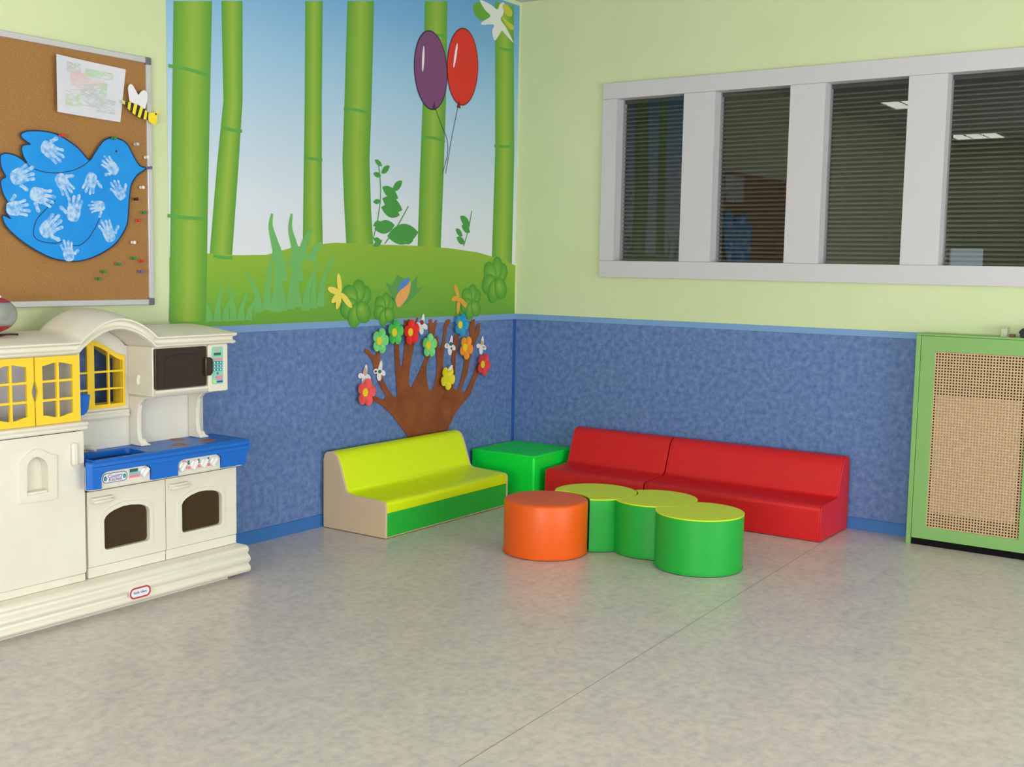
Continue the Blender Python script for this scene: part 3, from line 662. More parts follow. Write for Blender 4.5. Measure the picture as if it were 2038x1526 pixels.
butterfly(bp_[2], .056, 1, [(.05, .3, .2, .22, sg), (-.4, .15, .1, .16, sp), (.12, -.2, .1, .14, sg)], 'white paper butterfly with green spots left of the orange flower')
butterfly(bp_[3], .054, 1, [(.0, .45, .16, .3, so), (.3, -.1, .2, .12, sp)], 'white paper butterfly with an ochre wing above the right hand red flower')
butterfly(bp_[4], .054, 1, [(.05, .5, .2, .45, sp)], 'white paper butterfly with a tan wing above the coral red flower')

# ------------------------------------------------------------------ toy kitchen
K = thing('play_kitchen', 'cream toy kitchen with blue worktop, yellow cupboard doors and two ovens along the left wall', 'toy kitchen', (-3.42, -.25, 0))
KL, KR = -4.06, -2.80           # left and right ends
FX = -3.590                     # right side of the tall fridge column
NX = -3.240                     # left side of the microwave housing
YBK = -.060                     # back of the unit
NB = -.200                      # niche back panel
# plinth
g = G(); g.prism([(YBK, .012), (-.415, .012), (-.42, .016), (-.445, .018), (-.458, .024), (-.464, .036), (-.460, .048), (-.450, .056), (-.450, .064), (-.460, .072), (-.463, .084), (-.457, .096), (-.446, .102), (-.444, .110), (-.450, .117), (-.452, .126), (-.446, .136), (-.434, .142), (YBK, .142)], 'x', KL-.03, KR+.022)
g.build('plinth', cream, K, bevel=.004, ang=40)
g = G(); g.box(KL-.01, KR-.075, -.415, YBK, .0, .0125); g.build('foot', cream, K, bevel=.002)
# tall column: fridge below
DT = -.392
g = G(); g.box(KL, FX-.004, -.360, YBK, .142, .7605); g.build('fridge_body', cream, K, bevel=.004)
g = G(); g.box(KL+.002, FX-.006, DT+.003, -.3605, .143, .1765); g.build('kick_panel', cream, K, bevel=.005)
arch = [(-3.854,0.535),(-3.852,0.643),(-3.850,0.652),(-3.846,0.661),(-3.839,0.670),(-3.829,0.677),(-3.818,0.681),(-3.807,0.681),(-3.795,0.678),(-3.785,0.671),(-3.775,0.663),(-3.768,0.652),(-3.764,0.642),(-3.763,0.630),(-3.762,0.538)]
g = G(); g.prism(rrect(KL+.002, FX-.006, .1785, .7595, .006, 3), 'y', DT, -.3605, [arch]); fdoor = g.build('fridge_door', cream, K)
ring_o = [(-3.879,0.522),(-3.877,0.654),(-3.869,0.675),(-3.851,0.692),(-3.832,0.706),(-3.808,0.711),(-3.785,0.704),(-3.761,0.689),(-3.742,0.682),(-3.726,0.676),(-3.724,0.656),(-3.726,0.521),(-3.732,0.509),(-3.746,0.506),(-3.871,0.511)]
g = G(); g.prism(smooth(ring_o, 3), 'y', DT-.010, DT+.0005, [arch]); g.build('dispenser_frame', cream, fdoor)
g = G(); g.box(arch[0][0]+.002, arch[-1][0]-.002, DT-.004, -.3608, arch[0][1]-.002, arch[0][1]+.010); g.build('dispenser_ledge', cream, fdoor, bevel=.003)
g = G(); g.prism(rrect(-3.656, -3.630, .625, .716, .011), 'y', DT-.016, DT); g.build('handle', cream, fdoor, bevel=.006, seg=3)
# mid moulding
g = G(); g.prism([(YBK, .7615), (-.385, .7615), (-.400, .764), (-.405, .771), (-.402, .778), (-.408, .784), (-.411, .790), (-.407, .796), (-.395, .7985), (YBK, .7985)], 'x', KL-.012, FX+.006); g.build('moulding', cream, K, bevel=.002)
# hollow cupboard
g = G()
g.box(KL, KL+.012, -.372, YBK-.0125, .7986, 1.072); g.box(FX-.015, FX-.003, -.372, YBK-.0125, .7986, 1.072)
g.box(KL+.0125, FX-.0155, -.368, YBK-.0125, 1.060, 1.0719)
g.box(KL+.0125, -3.999, -.372, -.36, .7986, 1.0599)
g.build('cupboard_body', cream, K)
g = G(); g.box(KL, FX-.003, YBK-.012, YBK, .7986, 1.072); g.build('cupboard_back', mat('white_back', (240, 236, 244), .5), K)
def pane_hole(x0, x1, z0, z1, wt=0, wb=0, xa=0, xb=1):
    "pane opening; wt / wb lift the top / drop the bottom edge along the door's wavy rail between xa and xb"
    n = 8; f = lambda t: .5-.5*math.cos(2*math.pi*min(max(t, 0), 1))
    top = [(x0+(x1-x0)*k/n, z1+wt*f(xa+(xb-xa)*k/n)) for k in range(n+1)]; bot = [(x0+(x1-x0)*k/n, z0-wb*f(xa+(xb-xa)*k/n)) for k in range(n+1)]
    return bot+top[::-1]
def cup_door(x0, x1, hinge_right):
    z0, z1 = .800, 1.065; xm = (x0+x1)/2; a, b = x0+.031, x1-.031
    out = [(x0, z0), (x1, z0)]
    if hinge_right: out += [(x1, z1), (x0, z1), (x0, .972), (x0+.004, .960), (x0+.010, .940), (x0+.011, .932), (x0+.010, .924), (x0+.004, .904), (x0, .892)]
    else: out += [(x1, .892), (x1-.004, .904), (x1-.010, .924), (x1-.011, .932), (x1-.010, .940), (x1-.004, .960), (x1, .972), (x1, z1), (x0, z1)]
    hs = []
    for (p, q, ta, tb) in ((a, xm-.0055, 0, .5), (xm+.0055, b, .5, 1)):
        hs += [pane_hole(p, q, .836, .890, 0, .011, ta, tb), pane_hole(p, q, .899, .964, 0, 0), pane_hole(p, q, .973, 1.030, .010, 0, ta, tb)]
    g = G(); g.prism(out, 'y', -.384, -.3722, hs); return g.build('cupboard_door', yel, K)
cup_door(-3.797, -3.603, True); cup_door(-3.996, -3.802, False)
# cornice: a moulded lip that rises over the niche in an arch, with a domed top
def base_z(x):
    if x <= -3.612: return 1.071
    if x >= -3.245: return 1.077
    t = (x+3.612)/(.367); return 1.071+.006*t+.086*math.sin(math.pi*t)**.85
CBK = -.118
prof = [(-.378, .0), (-.396, .0), (-.403, .004), (-.404, .009), (-.399, .013), (-.388, .015), (-.383, .020), (-.383, .027), (-.388, .033), (-.404, .035), (-.413, .039), (-.414, .045), (-.406, .049), (-.385, .052), (-.36, .060), (-.31, .070), (-.25, .077), (-.18, .081), (-.145, .080), (-.125, .075), (CBK, .062), (CBK, .0)]
xs = [KL-.016, KL-.012]+[KL+(-3.612-KL)*k/8 for k in range(9)]+[-3.612+.367*k/36 for k in range(1, 37)]+[-3.245+.345*k/8 for k in range(1, 8)]+[-2.90+.09*math.sin(math.pi/2*k/12) for k in range(13)]
def top_scale(x): 
    t = max(0, (x+2.90)/.0901); return max(0, 1-t**2.2)**.5
rows = []
for x in xs:
    k = top_scale(x); bz = base_z(x); row = []
    for (y, dz) in prof:
        if dz > .049: dz = .049+(dz-.049)*k
        row.append((x, y, bz+dz))
    rows.append(row)
g = G(); R = g.grid(rows, True); g._f(R[0]); g._f(R[-1]); g.build('cornice', cream, K, ang=50)
# bead returns at the cornice's right end
g = G()
for dz, rr, e in ((.0385, .0065, .012), (.0065, .006, .006)):
    g.tube([(-2.83, -.404, 1.077+dz), (-2.825+e, -.402, 1.077+dz), (-2.81+e, -.39, 1.077+dz), (-2.81+e, -.13, 1.077+dz)], rr, 10)
g.build('cornice_bead', cream, K)
# niche back panel with the yellow window
def yel_top(x, c=-3.430, hw=.168):
    t = abs(x-c)/hw; return 1.036 if t >= .92 else 1.036+.068*(.5+.5*math.cos(math.pi*t/.92))**.8
wx0, wx1 = -3.594, -3.262
tops = [wx0+(wx1-wx0)*k/24 for k in range(25)]
wout = [(wx0, .815), (wx1, .815)]+[(x, yel_top(x)) for x in tops[::-1]]
inner_w = [(wx0+.008, .823), (wx1-.008, .823)]+[(x, yel_top(x)-.008) for x in [wx0+.008+(wx1-wx0-.016)*k/20 for k in range(21)][::-1]]
g = G(); g.prism([(FX-.003, .60), (KR-.03, .60), (KR-.03, 1.0755), (-3.25, 1.0755)]+[(x, base_z(x)-.0015) for x in [-3.25-.34*k/12 for k in range(1, 13)]]+[(FX-.003, 1.0700)], 'y', NB, NB+.012, [inner_w])
g.build('back_panel', greyp, K)
holes = []
cols = [(-3.583, -3.512), (-3.505, -3.446), (-3.412, -3.352), (-3.344, -3.275)]
cols = [(-3.583, -3.516), (-3.508, -3.448), (-3.414, -3.347), (-3.339, -3.274)]
for a, b in cols:
    holes += [pane_hole(a, b, .830, .892), pane_hole(a, b, .900, .966)]
    n = 6; holes.append([(a, .974), (b, .974)]+[(a+(b-a)*k/n, yel_top(a+(b-a)*k/n)-.020) for k in range(n, -1, -1)])
g = G(); g.prism(wout, 'y', NB-.012, NB-.0005, holes); wf = g.build('window_frame', yel, K)
g = G(); io = [(wx0+.009, .824), (wx1-.009, .824)]+[(x, yel_top(x)-.009) for x in [wx0+.009+(wx1-wx0-.018)*k/20 for k in range(21)][::-1]]
ii = [(wx0+.015, .830), (wx1-.014, .830)]+[(x, yel_top(x)-.018) for x in [wx0+.015+(wx1-wx0-.029)*k/20 for k in range(21)][::-1]]
g.prism(io, 'y', NB, -.145, [ii]); g.build('window_reveal', yel, wf)
g = G(); g.prism([(NB-.0005, .765), (NB-.018, .768), (NB-.022, .776), (NB-.016, .784), (NB-.020, .792), (NB-.016, .800), (NB-.0005, .803)], 'x', FX-.002, NX-.006); g.build('window_ledge', greyp, K, bevel=.001)
# microwave housing and its brackets down to the worktop
g = G(); g.box(NX, KR-.038, -.370, NB-.0005, .862, 1.0765); g.build('microwave_housing', cream, K, bevel=.004)
g = G(); g.prism([(-.3705, .893), (-.384, .890), (-.388, .882), (-.380, .868), (-.362, .858), (NB-.0005, .858), (NB-.0005, .8615), (-.3705, .8615)], 'x', NX+.002, -2.952); g.build('shelf_lip', cream, K, bevel=.002)
g = G(); g.prism(rrect(-2.950, KR-.039, .8625, 1.0755, .008, 3), 'y', -.384, -.3705); g.build('control_column', cream, K, bevel=.004)
side = [(NB-.0005, .641), (-.285, .641), (-.282, .652), (-.264, .670), (-.258, .70), (-.258, .78), (-.268, .82), (-.300, .846), (-.350, .8575), (NB-.0005, .8575)]
g = G(); g.prism(side, 'x', NX+.004, NX+.026); g.prism([(NX+.020, .6405), (NX+.055, .6405), (NX+.050, .648), (NX+.034, .656), (NX+.024, .674)], 'y', -.283, -.232); g.build('bracket', cream, K, bevel=.004)
g = G(); g.prism(side, 'x', -2.916, -2.894); g.prism([(-2.900, .6405), (-2.862, .6405), (-2.868, .648), (-2.884, .656), (-2.894, .674)], 'y', -.283, -.232); g.build('bracket', cream, K, bevel=.004)
g = G(); g.lathe([(.012, 0), (.012, -.008), (.006, -.014)], (NX-.0005, -.28, .945), 'x', 16); g.box(NX-.018, NX-.0005, -.29, -.27, .91, .945); g.build('utensil_hook', cream, K, bevel=.004)
# microwave door
g = G(); g.prism(rrect(-3.236, -2.960, .8945, 1.0690, .007, 4), 'y', -.383, -.3706); mdoor = g.build('microwave_door', brown, K, bevel=.002)
wl = [(-3.185, .912), (-3.185, 1.012), (-3.17, 1.026), (-3.13, 1.038), (-3.09, 1.043), (-3.05, 1.042), (-3.02, 1.036), (-2.995, 1.026)]
g = G(); g.prism(strip(smooth(wl, 4, False), .006), 'y', -.3836, -.3825); g.box(-3.228, -3.224, -.3836, -.3825, .8985, 1.065); g.build('moulded_line', brownd, mdoor)
g = G(); g.prism([(-2.978, .938), (-2.950, .938), (-2.938, .948), (-2.936, .955), (-2.936, 1.005), (-2.938, 1.012), (-2.950, 1.020), (-2.978, 1.020)], 'y', -.399, -.3826); g.build('handle', brown, mdoor, bevel=.004, seg=3)
# key pad
mint = mat('mint_sticker', (136, 206, 186), .5); pinks = mat('pink_print', (238, 128, 148), .5); teal = mat('teal_print', (48, 132, 148), .5); wprint = mat('white_print', (240, 240, 244), .5); dprint = mat('dark_green_print', (48, 96, 80), .5); navy = mat('navy_print', (40, 56, 120), .5); purp = mat('purple_print', (132, 66, 130), .5)
g = G(); g.prism(rrect(-2.932, -2.868, .896, 1.064, .009), 'y', -.3852, -.3841); kp = g.build('keypad', mint, K)
g = G()
for z in (1.047, 1.041, 1.053): g.box(-2.914, -2.892, -.3857, -.3851, z, z+.0028)
g.build('keypad_stripe', pinks, kp)
g = G(); g.prism(rrect(-2.921, -2.880, 1.025, 1.037, .005), 'y', -.3858, -.3851); g.build('keypad_display', dprint, kp)
for r_i, (z, c_) in enumerate(((1.003, pinks), (.986, teal), (.970, teal), (.954, teal))):
    for k in range(3):
        x = -2.926+k*.018; g = G(); g.prism(rrect(x, x+.0155, z, z+(.009 if r_i == 0 else .0125), .002, 2), 'y', -.3866, -.3851); kk = g.build('key', c_, kp)
        if r_i: 
            g = G(); g.prism(ell(x+.0078, z+.0062, .0030, .0040, 12), 'y', -.3869, -.3865); g.build('key_mark', wprint, kk)
g = G(); g.prism(ell(-2.900, .944, .0055, .0065, 14), 'y', -.3866, -.3851); g.build('key', teal, kp)
g = G(); g.prism(rrect(-2.914, -2.872, .922, .932, .003), 'y', -.3862, -.3851); g.build('printed_patch', pinks, kp)
g = G(); g.prism(rrect(-2.908, -2.874, .912, .9205, .002), 'y', -.3862, -.3851); g.build('printed_patch', mat('lilac_print', (176, 160, 220), .5), kp)
g = G(); g.prism(rrect(-2.904, -2.872, .902, .910, .002), 'y', -.3862, -.3851); g.build('printed_patch', navy, kp)
g = G(); g.prism(ell(-2.921, .910, .007, .010, 14), 'y', -.3862, -.3851); g.build('printed_patch', mat('lime_print', (206, 220, 120), .5), kp)
# blue holder on the column's inner side
g = G(); g.prism([(FX, .900), (-3.512, .893), (-3.516, .875), (-3.522, .835), (-3.530, .822), (-3.545, .812), (FX, .808)], 'y', -.325, -.275); g.build('holder', bluep, K, bevel=.004)
# worktop with sink
TZ = .640; WX0, WX1 = -3.579, -2.790
sink = [(-3.572, -.410), (-3.318, -.410), (-3.300, -.395), (-3.285, -.270), (-3.30, -.255), (-3.572, -.255)]
g = G(); g.prism([(WX0, NB-.001), (WX0, -.440), (WX1-.005, -.440), (WX1+.012, -.432), (WX1+.016, -.42), (WX1+.016, NB-.001)], 'z', TZ-.030, TZ, [sink]); wt = g.build('worktop', bluep, K, bevel=.005, seg=3)
zb = .555
g = G(); g.prism(sink, 'z', zb-.006, zb)
sm = sink; cxm, cym = -3.43, -.33
outw = [(cxm+(x-cxm)*1.03, cym+(y-cym)*1.05) for x, y in sink]
g.prism(outw, 'z', zb-.006, TZ-.0305, [sink]); g.build('sink', bluep, wt)
g = G(); g.tube([(-3.48, -.225, TZ), (-3.48, -.225, TZ+.016), (-3.47, -.25, TZ+.020), (-3.455, -.272, TZ+.014)], [.016, .014, .012, .010], 12); g.build('tap', cream, wt)
# apron: rolled front edge, then the skirt with two arched cut-outs for the control panels
g = G(); g.prism([(-.430, TZ-.006), (-.446, TZ-.004), (-.456, TZ-.012), (-.458, TZ-.022), (-.452, TZ-.030), (-.456, TZ-.036), (-.456, TZ-.046), (-.430, TZ-.046)], 'x', -3.600, WX1+.018); g.build('worktop_edge', bluep, wt, bevel=.002)
def cut(x0, x1, z1): 
    return [(x0, .526), (x0, z1-.022), (x0+.006, z1-.010), (x0+.018, z1-.003), (x0+.03, z1), (x1-.03, z1), (x1-.018, z1-.003), (x1-.006, z1-.010), (x1, z1-.022), (x1, .526)]
c1, c2 = cut(-3.560, -3.314, .5925), cut(-3.180, -2.936, .5925)
ap = [(-3.600, .526)]+c1+c2+[(WX1-.008, .526), (WX1-.006, .575), (WX1+.014, .594), (WX1+.014, .602), (-3.600, .602)]
g = G(); g.prism(ap, 'y', -.454, -.430); g.build('apron', bluep, wt)
g = G(); g.prism([(-3.583, DT-.0005), (-3.600, -.408), (-3.617, -.430), (-3.6235, -.440), (-3.620, -.448), (-3.612, -.4535), (-3.6005, -.4545), (-3.6005, -.431), (-3.583, -.431)], 'z', .527, .632); g.build('apron_return', bluep, wt)
for k, c_ in enumerate((c1, c2)):
    xa, xb = c_[0][0], c_[-1][0]; ins = [(xa+.0015, .5225), (xa+.0015, c_[1][1])]+[(x+(.0015 if x < (xa+xb)/2 else -.0015), z-.0015) for x, z in c_[2:-2]]+[(xb-.0015, c_[-2][1]), (xb-.0015, .5225)]
    g = G(); g.prism(ins, 'y', -.441, -.420); cp = g.build('control_panel', greyp, K, bevel=.002)
    Y = -.4412
    if k == 0:
        g = G(); g.prism(rrect(-3.548, -3.428, .541, .5815, .019, 6), 'y', Y-.0008, Y+.0002, [rrect(-3.5455, -3.4305, .5435, .579, .017, 6)]); g.build('badge_ring', mat('slate_print', (74, 84, 110), .5), cp)
        g = G(); g.prism(rrect(-3.5455, -3.4305, .5435, .579, .017, 6), 'y', Y-.0006, Y+.0002); g.build('badge', mat('pale_badge', (214, 222, 236), .5), cp)
        text('badge_lettering', 'Country', .0200, (-3.487, Y-.001, .5675), FACE, purp, cp); text('badge_lettering', 'Kitchen', .0200, (-3.487, Y-.001, .5535), FACE, purp, cp)
        g = G()
        for cx in (-3.534, -3.442):
            for a in range(5): g.prism(ell(cx+.005*math.cos(a*1.257), .561+.006*math.sin(a*1.257), .0038, .0042, 10), 'y', Y-.0010, Y+.0002)
        g.build('badge_leaves', teal, cp)
        g = G(); g.box(-3.417, -3.376, Y-.0007, Y+.0002, .571, .584); g.build('display_print', dprint, cp)
        g = G(); g.box(-3.418, -3.366, Y-.0007, Y+.0002, .559, .5705); g.build('display_print', mat('aqua_print', (120, 190, 196), .5), cp)
        g = G(); g.box(-3.420, -3.366, Y-.0007, Y+.0002, .547, .5585); g.build('display_print', pinks, cp)
        kx = [(-3.347, .565)]
    else:
        kx = [(-3.151, .560), (-3.088, .561), (-3.033, .561), (-2.980, .561)]
        for x, _ in kx[1:]:
            g = G(); g.box(x-.030, x-.020, Y-.0007, Y+.0002, .563, .582); g.build('dial_print', teal, cp)
            g = G(); g.box(x-.030, x-.016, Y-.0007, Y+.0002, .543, .556); g.build('dial_print', pinks, cp)
        g = G(); g.box(-3.128, -3.120, Y-.0007, Y+.0002, .545, .575); g.prism(strip([(-3.150, .583), (-3.135, .582), (-3.124, .576)], .004), 'y', Y-.0007, Y+.0002); g.build('dial_print', pinks, cp)
    for i, (x, z) in enumerate(kx):
        g = G(); g.lathe([(.0175, 0), (.0175, -.004), (.0155, -.006)], (x, Y, z), 'y', 24)
        a = math.radians((48, 60, 55, 50, 50)[i]); dx, dz = math.cos(a), math.sin(a); L_, W_ = .021, .0075
        g.prism([(x+dx*L_-dz*W_, z+dz*L_+dx*W_), (x-dx*L_-dz*W_, z-dz*L_+dx*W_), (x-dx*L_+dz*W_, z-dz*L_-dx*W_), (x+dx*L_+dz*W_, z+dz*L_-dx*W_)], 'y', Y-.018, Y-.004)
        g.build('knob', mat('knob_white', (238, 236, 236), .35), cp, bevel=.003)
# burners
bur = mat('burner_sticker', (150, 92, 66), .5, .4, (186, 124, 86), 60, 3)
for (x, y) in ((-3.008, -.236), (-3.095, -.362), (-2.938, -.354)):
    g = G(); g.prism(ell(x, y, .037, .037, 28), 'z', TZ-.0005, TZ+.0009); bo = g.build('burner', bur, wt)
    g = G()
    for rr in (.012, .021, .029): g.prism(ell(x, y, rr+.0018, rr+.0018, 24), 'z', TZ+.0009, TZ+.0013, [ell(x, y, rr-.0018, rr-.0018, 24)])
    g.build('burner_ring', mat('burner_line', (116, 66, 48), .5), bo)
# body behind the ovens, hollow
OVN = ((-3.576, -3.1905, -3.502, -3.277), (-3.1865, -2.790, -3.106, -2.880))
g = G(); g.box(FX-.003, KR+.004, YBK-.01, YBK, .142, .6095); g.box(FX-.003, FX+.009, -.355, YBK-.0105, .142, .6095); g.box(KR-.008, KR+.004, -.355, YBK-.0105, .142, .6095)
g.box(-3.196, -3.182, -.355, YBK-.0105, .142, .54); g.box(FX+.0095, KR-.0085, -.355, YBK-.0105, .142, .148)
g.box(FX+.0095, -3.1965, -.33, YBK-.0105, .300, .308); g.box(-3.1815, KR-.0085, -.33, YBK-.0105, .300, .308)
g.box(FX-.003, KR+.004, -.4195, -.355, .515, .6095)
g.build('oven_body', cream, K)
smoke = mat('oven_pane', (88, 68, 44), .3, .5)
def smoke_nodes():
    nt = smoke.node_tree; N = nt.nodes; L = nt.links; out = N['Material Output']; b = N['Principled BSDF']
    tr = N.new('ShaderNodeBsdfTransparent'); tr.inputs[0].default_value = (.50, .40, .27, 1); mx = N.new('ShaderNodeMixShader'); mx.inputs[0].default_value = .45
    L.new(b.outputs[0], mx.inputs[1]); L.new(tr.outputs[0], mx.inputs[2]); L.new(mx.outputs[0], out.inputs[0])
smoke_nodes()
YD = -.378
for (x0, x1, a, b) in OVN:
    arc = [(a+.012, .250), (b-.014, .250), (b-.004, .254), (b, .264), (b, .380), (b-.006, .394), (b-.022, .406), (b-.05, .415), ((a+b)/2+.02, .421), ((a+b)/2-.02, .421), (a+.05, .412), (a+.025, .402), (a+.008, .390), (a, .376), (a, .264), (a+.003, .255)]
    grow = lambda k: [((a+b)/2+(x-(a+b)/2)*(1+k/((b-a)/2)), .335+(z-.335)*(1+k/.085)) for x, z in arc]
    g = G(); g.prism([(x0, .189), (x1, .189), (x1, .502), (x0, .502)], 'y', YD, -.3555, [arc]); od = g.build('oven_door', cream, K)
    g = G(); g.prism(grow(.017), 'y', YD-.006, YD+.0005, [arc]); g.build('pane_surround', cream, od)
    g = G(); g.prism(grow(.004), 'y', -.3645, -.3605); g.build('oven_window', smoke, od)
    g = G(); hx = x0+.018
    for z, o in ((.461, .022), (.4715, .014)): g.tube([(hx, YD-.002, z), (hx+.004, YD-o, z), (hx+.010, YD-o-.002, z), (hx+.082, YD-o-.002, z+.001), (hx+.088, YD-o, z+.001), (hx+.092, YD-.002, z+.001)], .0066, 10)
    g.build('door_handle', cream, od)
    g = G(); g.prism([(x0, .144), (x1, .144), (x1, .187), (x0, .187)], 'y', YD+.001, -.3555); g.build('lower_panel', cream, K, bevel=.003)
# maker's plate on the plinth
cx, cz = -3.393, .0635
g = G(); g.prism(rrect(cx-.052, cx+.052, cz-.0235, cz+.0235, .0225, 8), 'y', -.4668, -.4605); pl = g.build('maker_plate', mat('plate_white', (236, 236, 242), .4), K)
g = G(); g.prism(rrect(cx-.052, cx+.052, cz-.0235, cz+.0235, .0225, 8), 'y', -.4676, -.4664, [rrect(cx-.0455, cx+.0455, cz-.0170, cz+.0170, .0165, 8)]); g.build('plate_rim', mat('plate_red', (196, 52, 66), .4), pl)
text('plate_lettering', 'little tikes', .0165, (cx, -.4672, cz+.001), FACE, mat('plate_blue', (48, 70, 140), .4), pl)

# radio on top of the kitchen
rd = thing('radio', 'rounded silver and red radio on top of the cream toy kitchen', 'radio', (-3.92, -.25, 1.147))
silver = mat('silver_plastic', (176, 178, 176), .3, .5, metal=.5); redp = mat('radio_red', (176, 20, 44), .3, .5)
C0 = (-3.925, -.25, 1.2265)
def shell(z0, z1, k, n=40, m_=10):
    rows = []
    for j in range(m_+1):
        z = z0+(z1-z0)*j/m_; f = max(0, 1-(abs(z)/.075)**2.3)**.5
        rows.append([(C0[0]+.135*f*k*math.cos(2*math.pi*i/n), C0[1]+.085*f*k*math.sin(2*math.pi*i/n), C0[2]+z) for i in range(n)])
    g = G(); R = g.grid(rows, True); g._f(R[0]); g._f(R[-1]); return g
shell(-.042, .048, 1).build('radio_body', silver, rd, ang=60)
shell(.0485, .0745, 1.02).build('top_cover', redp, rd, ang=60)
shell(-.0745, -.0425, 1.0).build('base_cover', redp, rd, ang=60)
g = G()
for x in (-3.875, -3.90, -3.925): g.lathe([(.009, 0), (.009, .007), (.006, .009)], (x, -.285, C0[2]+.066), 'z', 16)
g.build('button', silver, rd)
g = G(); g.prism(rrect(-3.89, -3.835, 1.200, 1.245, .008), 'y', -.318, -.300); g.build('speaker_grille', mat('radio_grey', (130, 132, 136), .5), rd)
g = G(); g.tube([(-3.90, -.31, 1.152), (-3.86, -.33, 1.154), (-3.83, -.33, 1.152)], .004, 8); g.tube([(-3.95, -.30, 1.152), (-3.91, -.335, 1.148), (-3.89, -.335, 1.152)], .003, 8); g.build('cable', mat('cable_dark', (44, 26, 24), .5), rd)


# ------------------------------------------------------------------ soft furniture
def vinyl(name, c, c2=None, rough=.42): return mat(name, c, rough, .45, c2, 4, 2, bump=.12, bscale=90)
v_yel, v_grn, v_bei = vinyl('lime_vinyl', (218, 240, 0)), vinyl('green_vinyl', (30, 182, 56)), vinyl('beige_vinyl', (214, 187, 152))
v_red, v_org, v_cub = vinyl('red_vinyl', (214, 24, 30)), vinyl('orange_vinyl', (236, 94, 12)), vinyl('bright_green_vinyl', (0, 236, 66))
v_seam = mat('seam_dark', (24, 60, 30), .6)
def sofa_profile(dp, seat, back):
    "(depth from wall, height), back bottom first, going over the back down to the seat front top edge"
    p = [(.022, .0), (.022, back-.045), (.028, back-.02), (.044, back-.004), (.070, back+.002), (.098, back-.004), (.120, back-.02), (.135, back-.05),
         (.150, back-.09), (.185, seat+.035), (.195, seat+.016), (.215, seat+.008), (.245, seat+.006), (dp-.05, seat), (dp-.018, seat-.003), (dp-.004, seat-.012), (dp, seat-.03)]
    return p
# yellow sofa against the mural wall
ys = thing('toddler_sofa', 'lime yellow foam sofa with green front and beige end against the blue wall', 'sofa', (-1.29, -.25, 0))
X0, X1, D = -1.853, -.735, .473
pr = sofa_profile(D, .200, .424)
top_ = pr+[(D, .134), (D-.012, .134)]
full = pr+[(D, .012), (D-.006, .004), (.022, .004)]
mir = lambda pts: [(-a, b) for a, b in pts]
g = G(); g.prism(mir([(.022, .02)]+pr[1:]+[(D, .134), (.05, .134), (.05, .02)]), 'x', X0+.014, X1-.014); g.build('cushion', v_yel, ys, bevel=.004, ang=50)
g = G(); g.prism(mir([(.06, .003), (.06, .1335), (D-.002, .1335), (D-.002, .003)]), 'x', X0+.014, X1-.014); g.build('front_panel', v_grn, ys, bevel=.004)
for a, b in ((X0, X0+.0138), (X1-.0138, X1)):
    g = G(); g.prism(mir(full[:1]+pr[1:]+[(D, .004), (.022, .004)]), 'x', a, b); tag(g.build('side_panel', v_bei if a == X0 else v_bei, ys, bevel=.005, seg=3, ang=50), 'beige vinyl end')
g = G(); g.tube([(X0, -D-.001, .006), (X1, -D-.001, .006)], .003, 6); g.tube([(X0-.001, -.03, .006), (X0-.001, -D, .006)], .003, 6); g.build('bottom_piping', v_bei, ys)
# red sofas against the right wall
def red_sofa(y0, y1, label):
    t = thing('toddler_sofa', label, 'sofa', (-.24, (y0+y1)/2, 0), 'red foam sofas')
    D = .452; pr = sofa_profile(D, .196, .420); mx = lambda pts: [(-a, b) for a, b in pts]
    g = G(); g.prism(mx(pr+[(D, .008), (.022, .008)]), 'y', y0+.008, y1-.008); g.build('cushion', v_red, t, bevel=.006, seg=3, ang=50)
    for a, b in ((y0, y0+.0079), (y1-.0079, y1)):
        g = G(); g.prism(mx(pr+[(D, .004), (.022, .004)]), 'y', a, b); g.build('side_panel', v_red, t, bevel=.003, ang=50)
    g = G(); g.tube([(-D-.001, y0, .007), (-D-.001, y1, .007)], .0035, 6); g.build('bottom_seam', v_red, t)
red_sofa(-1.243, -.556, 'shorter red foam sofa next to the bright green cube')
red_sofa(-2.322, -1.252, 'longer red foam sofa at the end towards the green cane screened cover')
# green cube in the corner
cu = thing('foam_cube', 'bright green foam cube table in the room corner between the sofas', 'cube seat', (-.256, -.256, 0))
g = G(); g.box(-.498, -.014, -.502, -.014, .003, .272); g.build('cube_body', v_cub, cu, bevel=.012, seg=3)
g = G()
loop = [(-.498, -.502), (-.014, -.502), (-.014, -.014), (-.498, -.014)]
for i in range(4):
    a, b = loop[i], loop[(i+1) % 4]
    g.tube([(a[0], a[1], .262), (b[0], b[1], .262)], .0022, 6)
g.build('top_seam', v_cub, cu)
# poufs
R_, HP = .2135, .275
CEN = [(-1.5326, -1.2698), (-1.212, -1.3725), (-1.164, -1.699), (-1.307, -2.018)]
def disc(c, r, bite=None, n=96):
    pts = [(c[0]+r*math.cos(2*math.pi*k/n), c[1]+r*math.sin(2*math.pi*k/n)) for k in range(n)]
    if not bite: return pts
    rb = R_+.009; out = []
    dx, dy = c[0]-bite[0], c[1]-bite[1]; d = math.hypot(dx, dy); a0 = math.atan2(dy, dx)
    ca = (d*d+rb*rb-r*r)/(2*d*rb); aa = math.acos(ca)                       # angle on the biting circle
    cb = (d*d+r*r-rb*rb)/(2*d*r); bb = math.acos(cb)
    for k in range(n+1):
        a = a0+math.pi+bb+(2*math.pi-2*bb)*k/n; out.append((c[0]+r*math.cos(a), c[1]+r*math.sin(a)))
    m_ = 24
    for k in range(1, m_):
        a = a0+aa-(2*aa)*k/m_   # from the last rim point back along the concave arc
        out.append((bite[0]+rb*math.cos(a), bite[1]+rb*math.sin(a)))
    return out
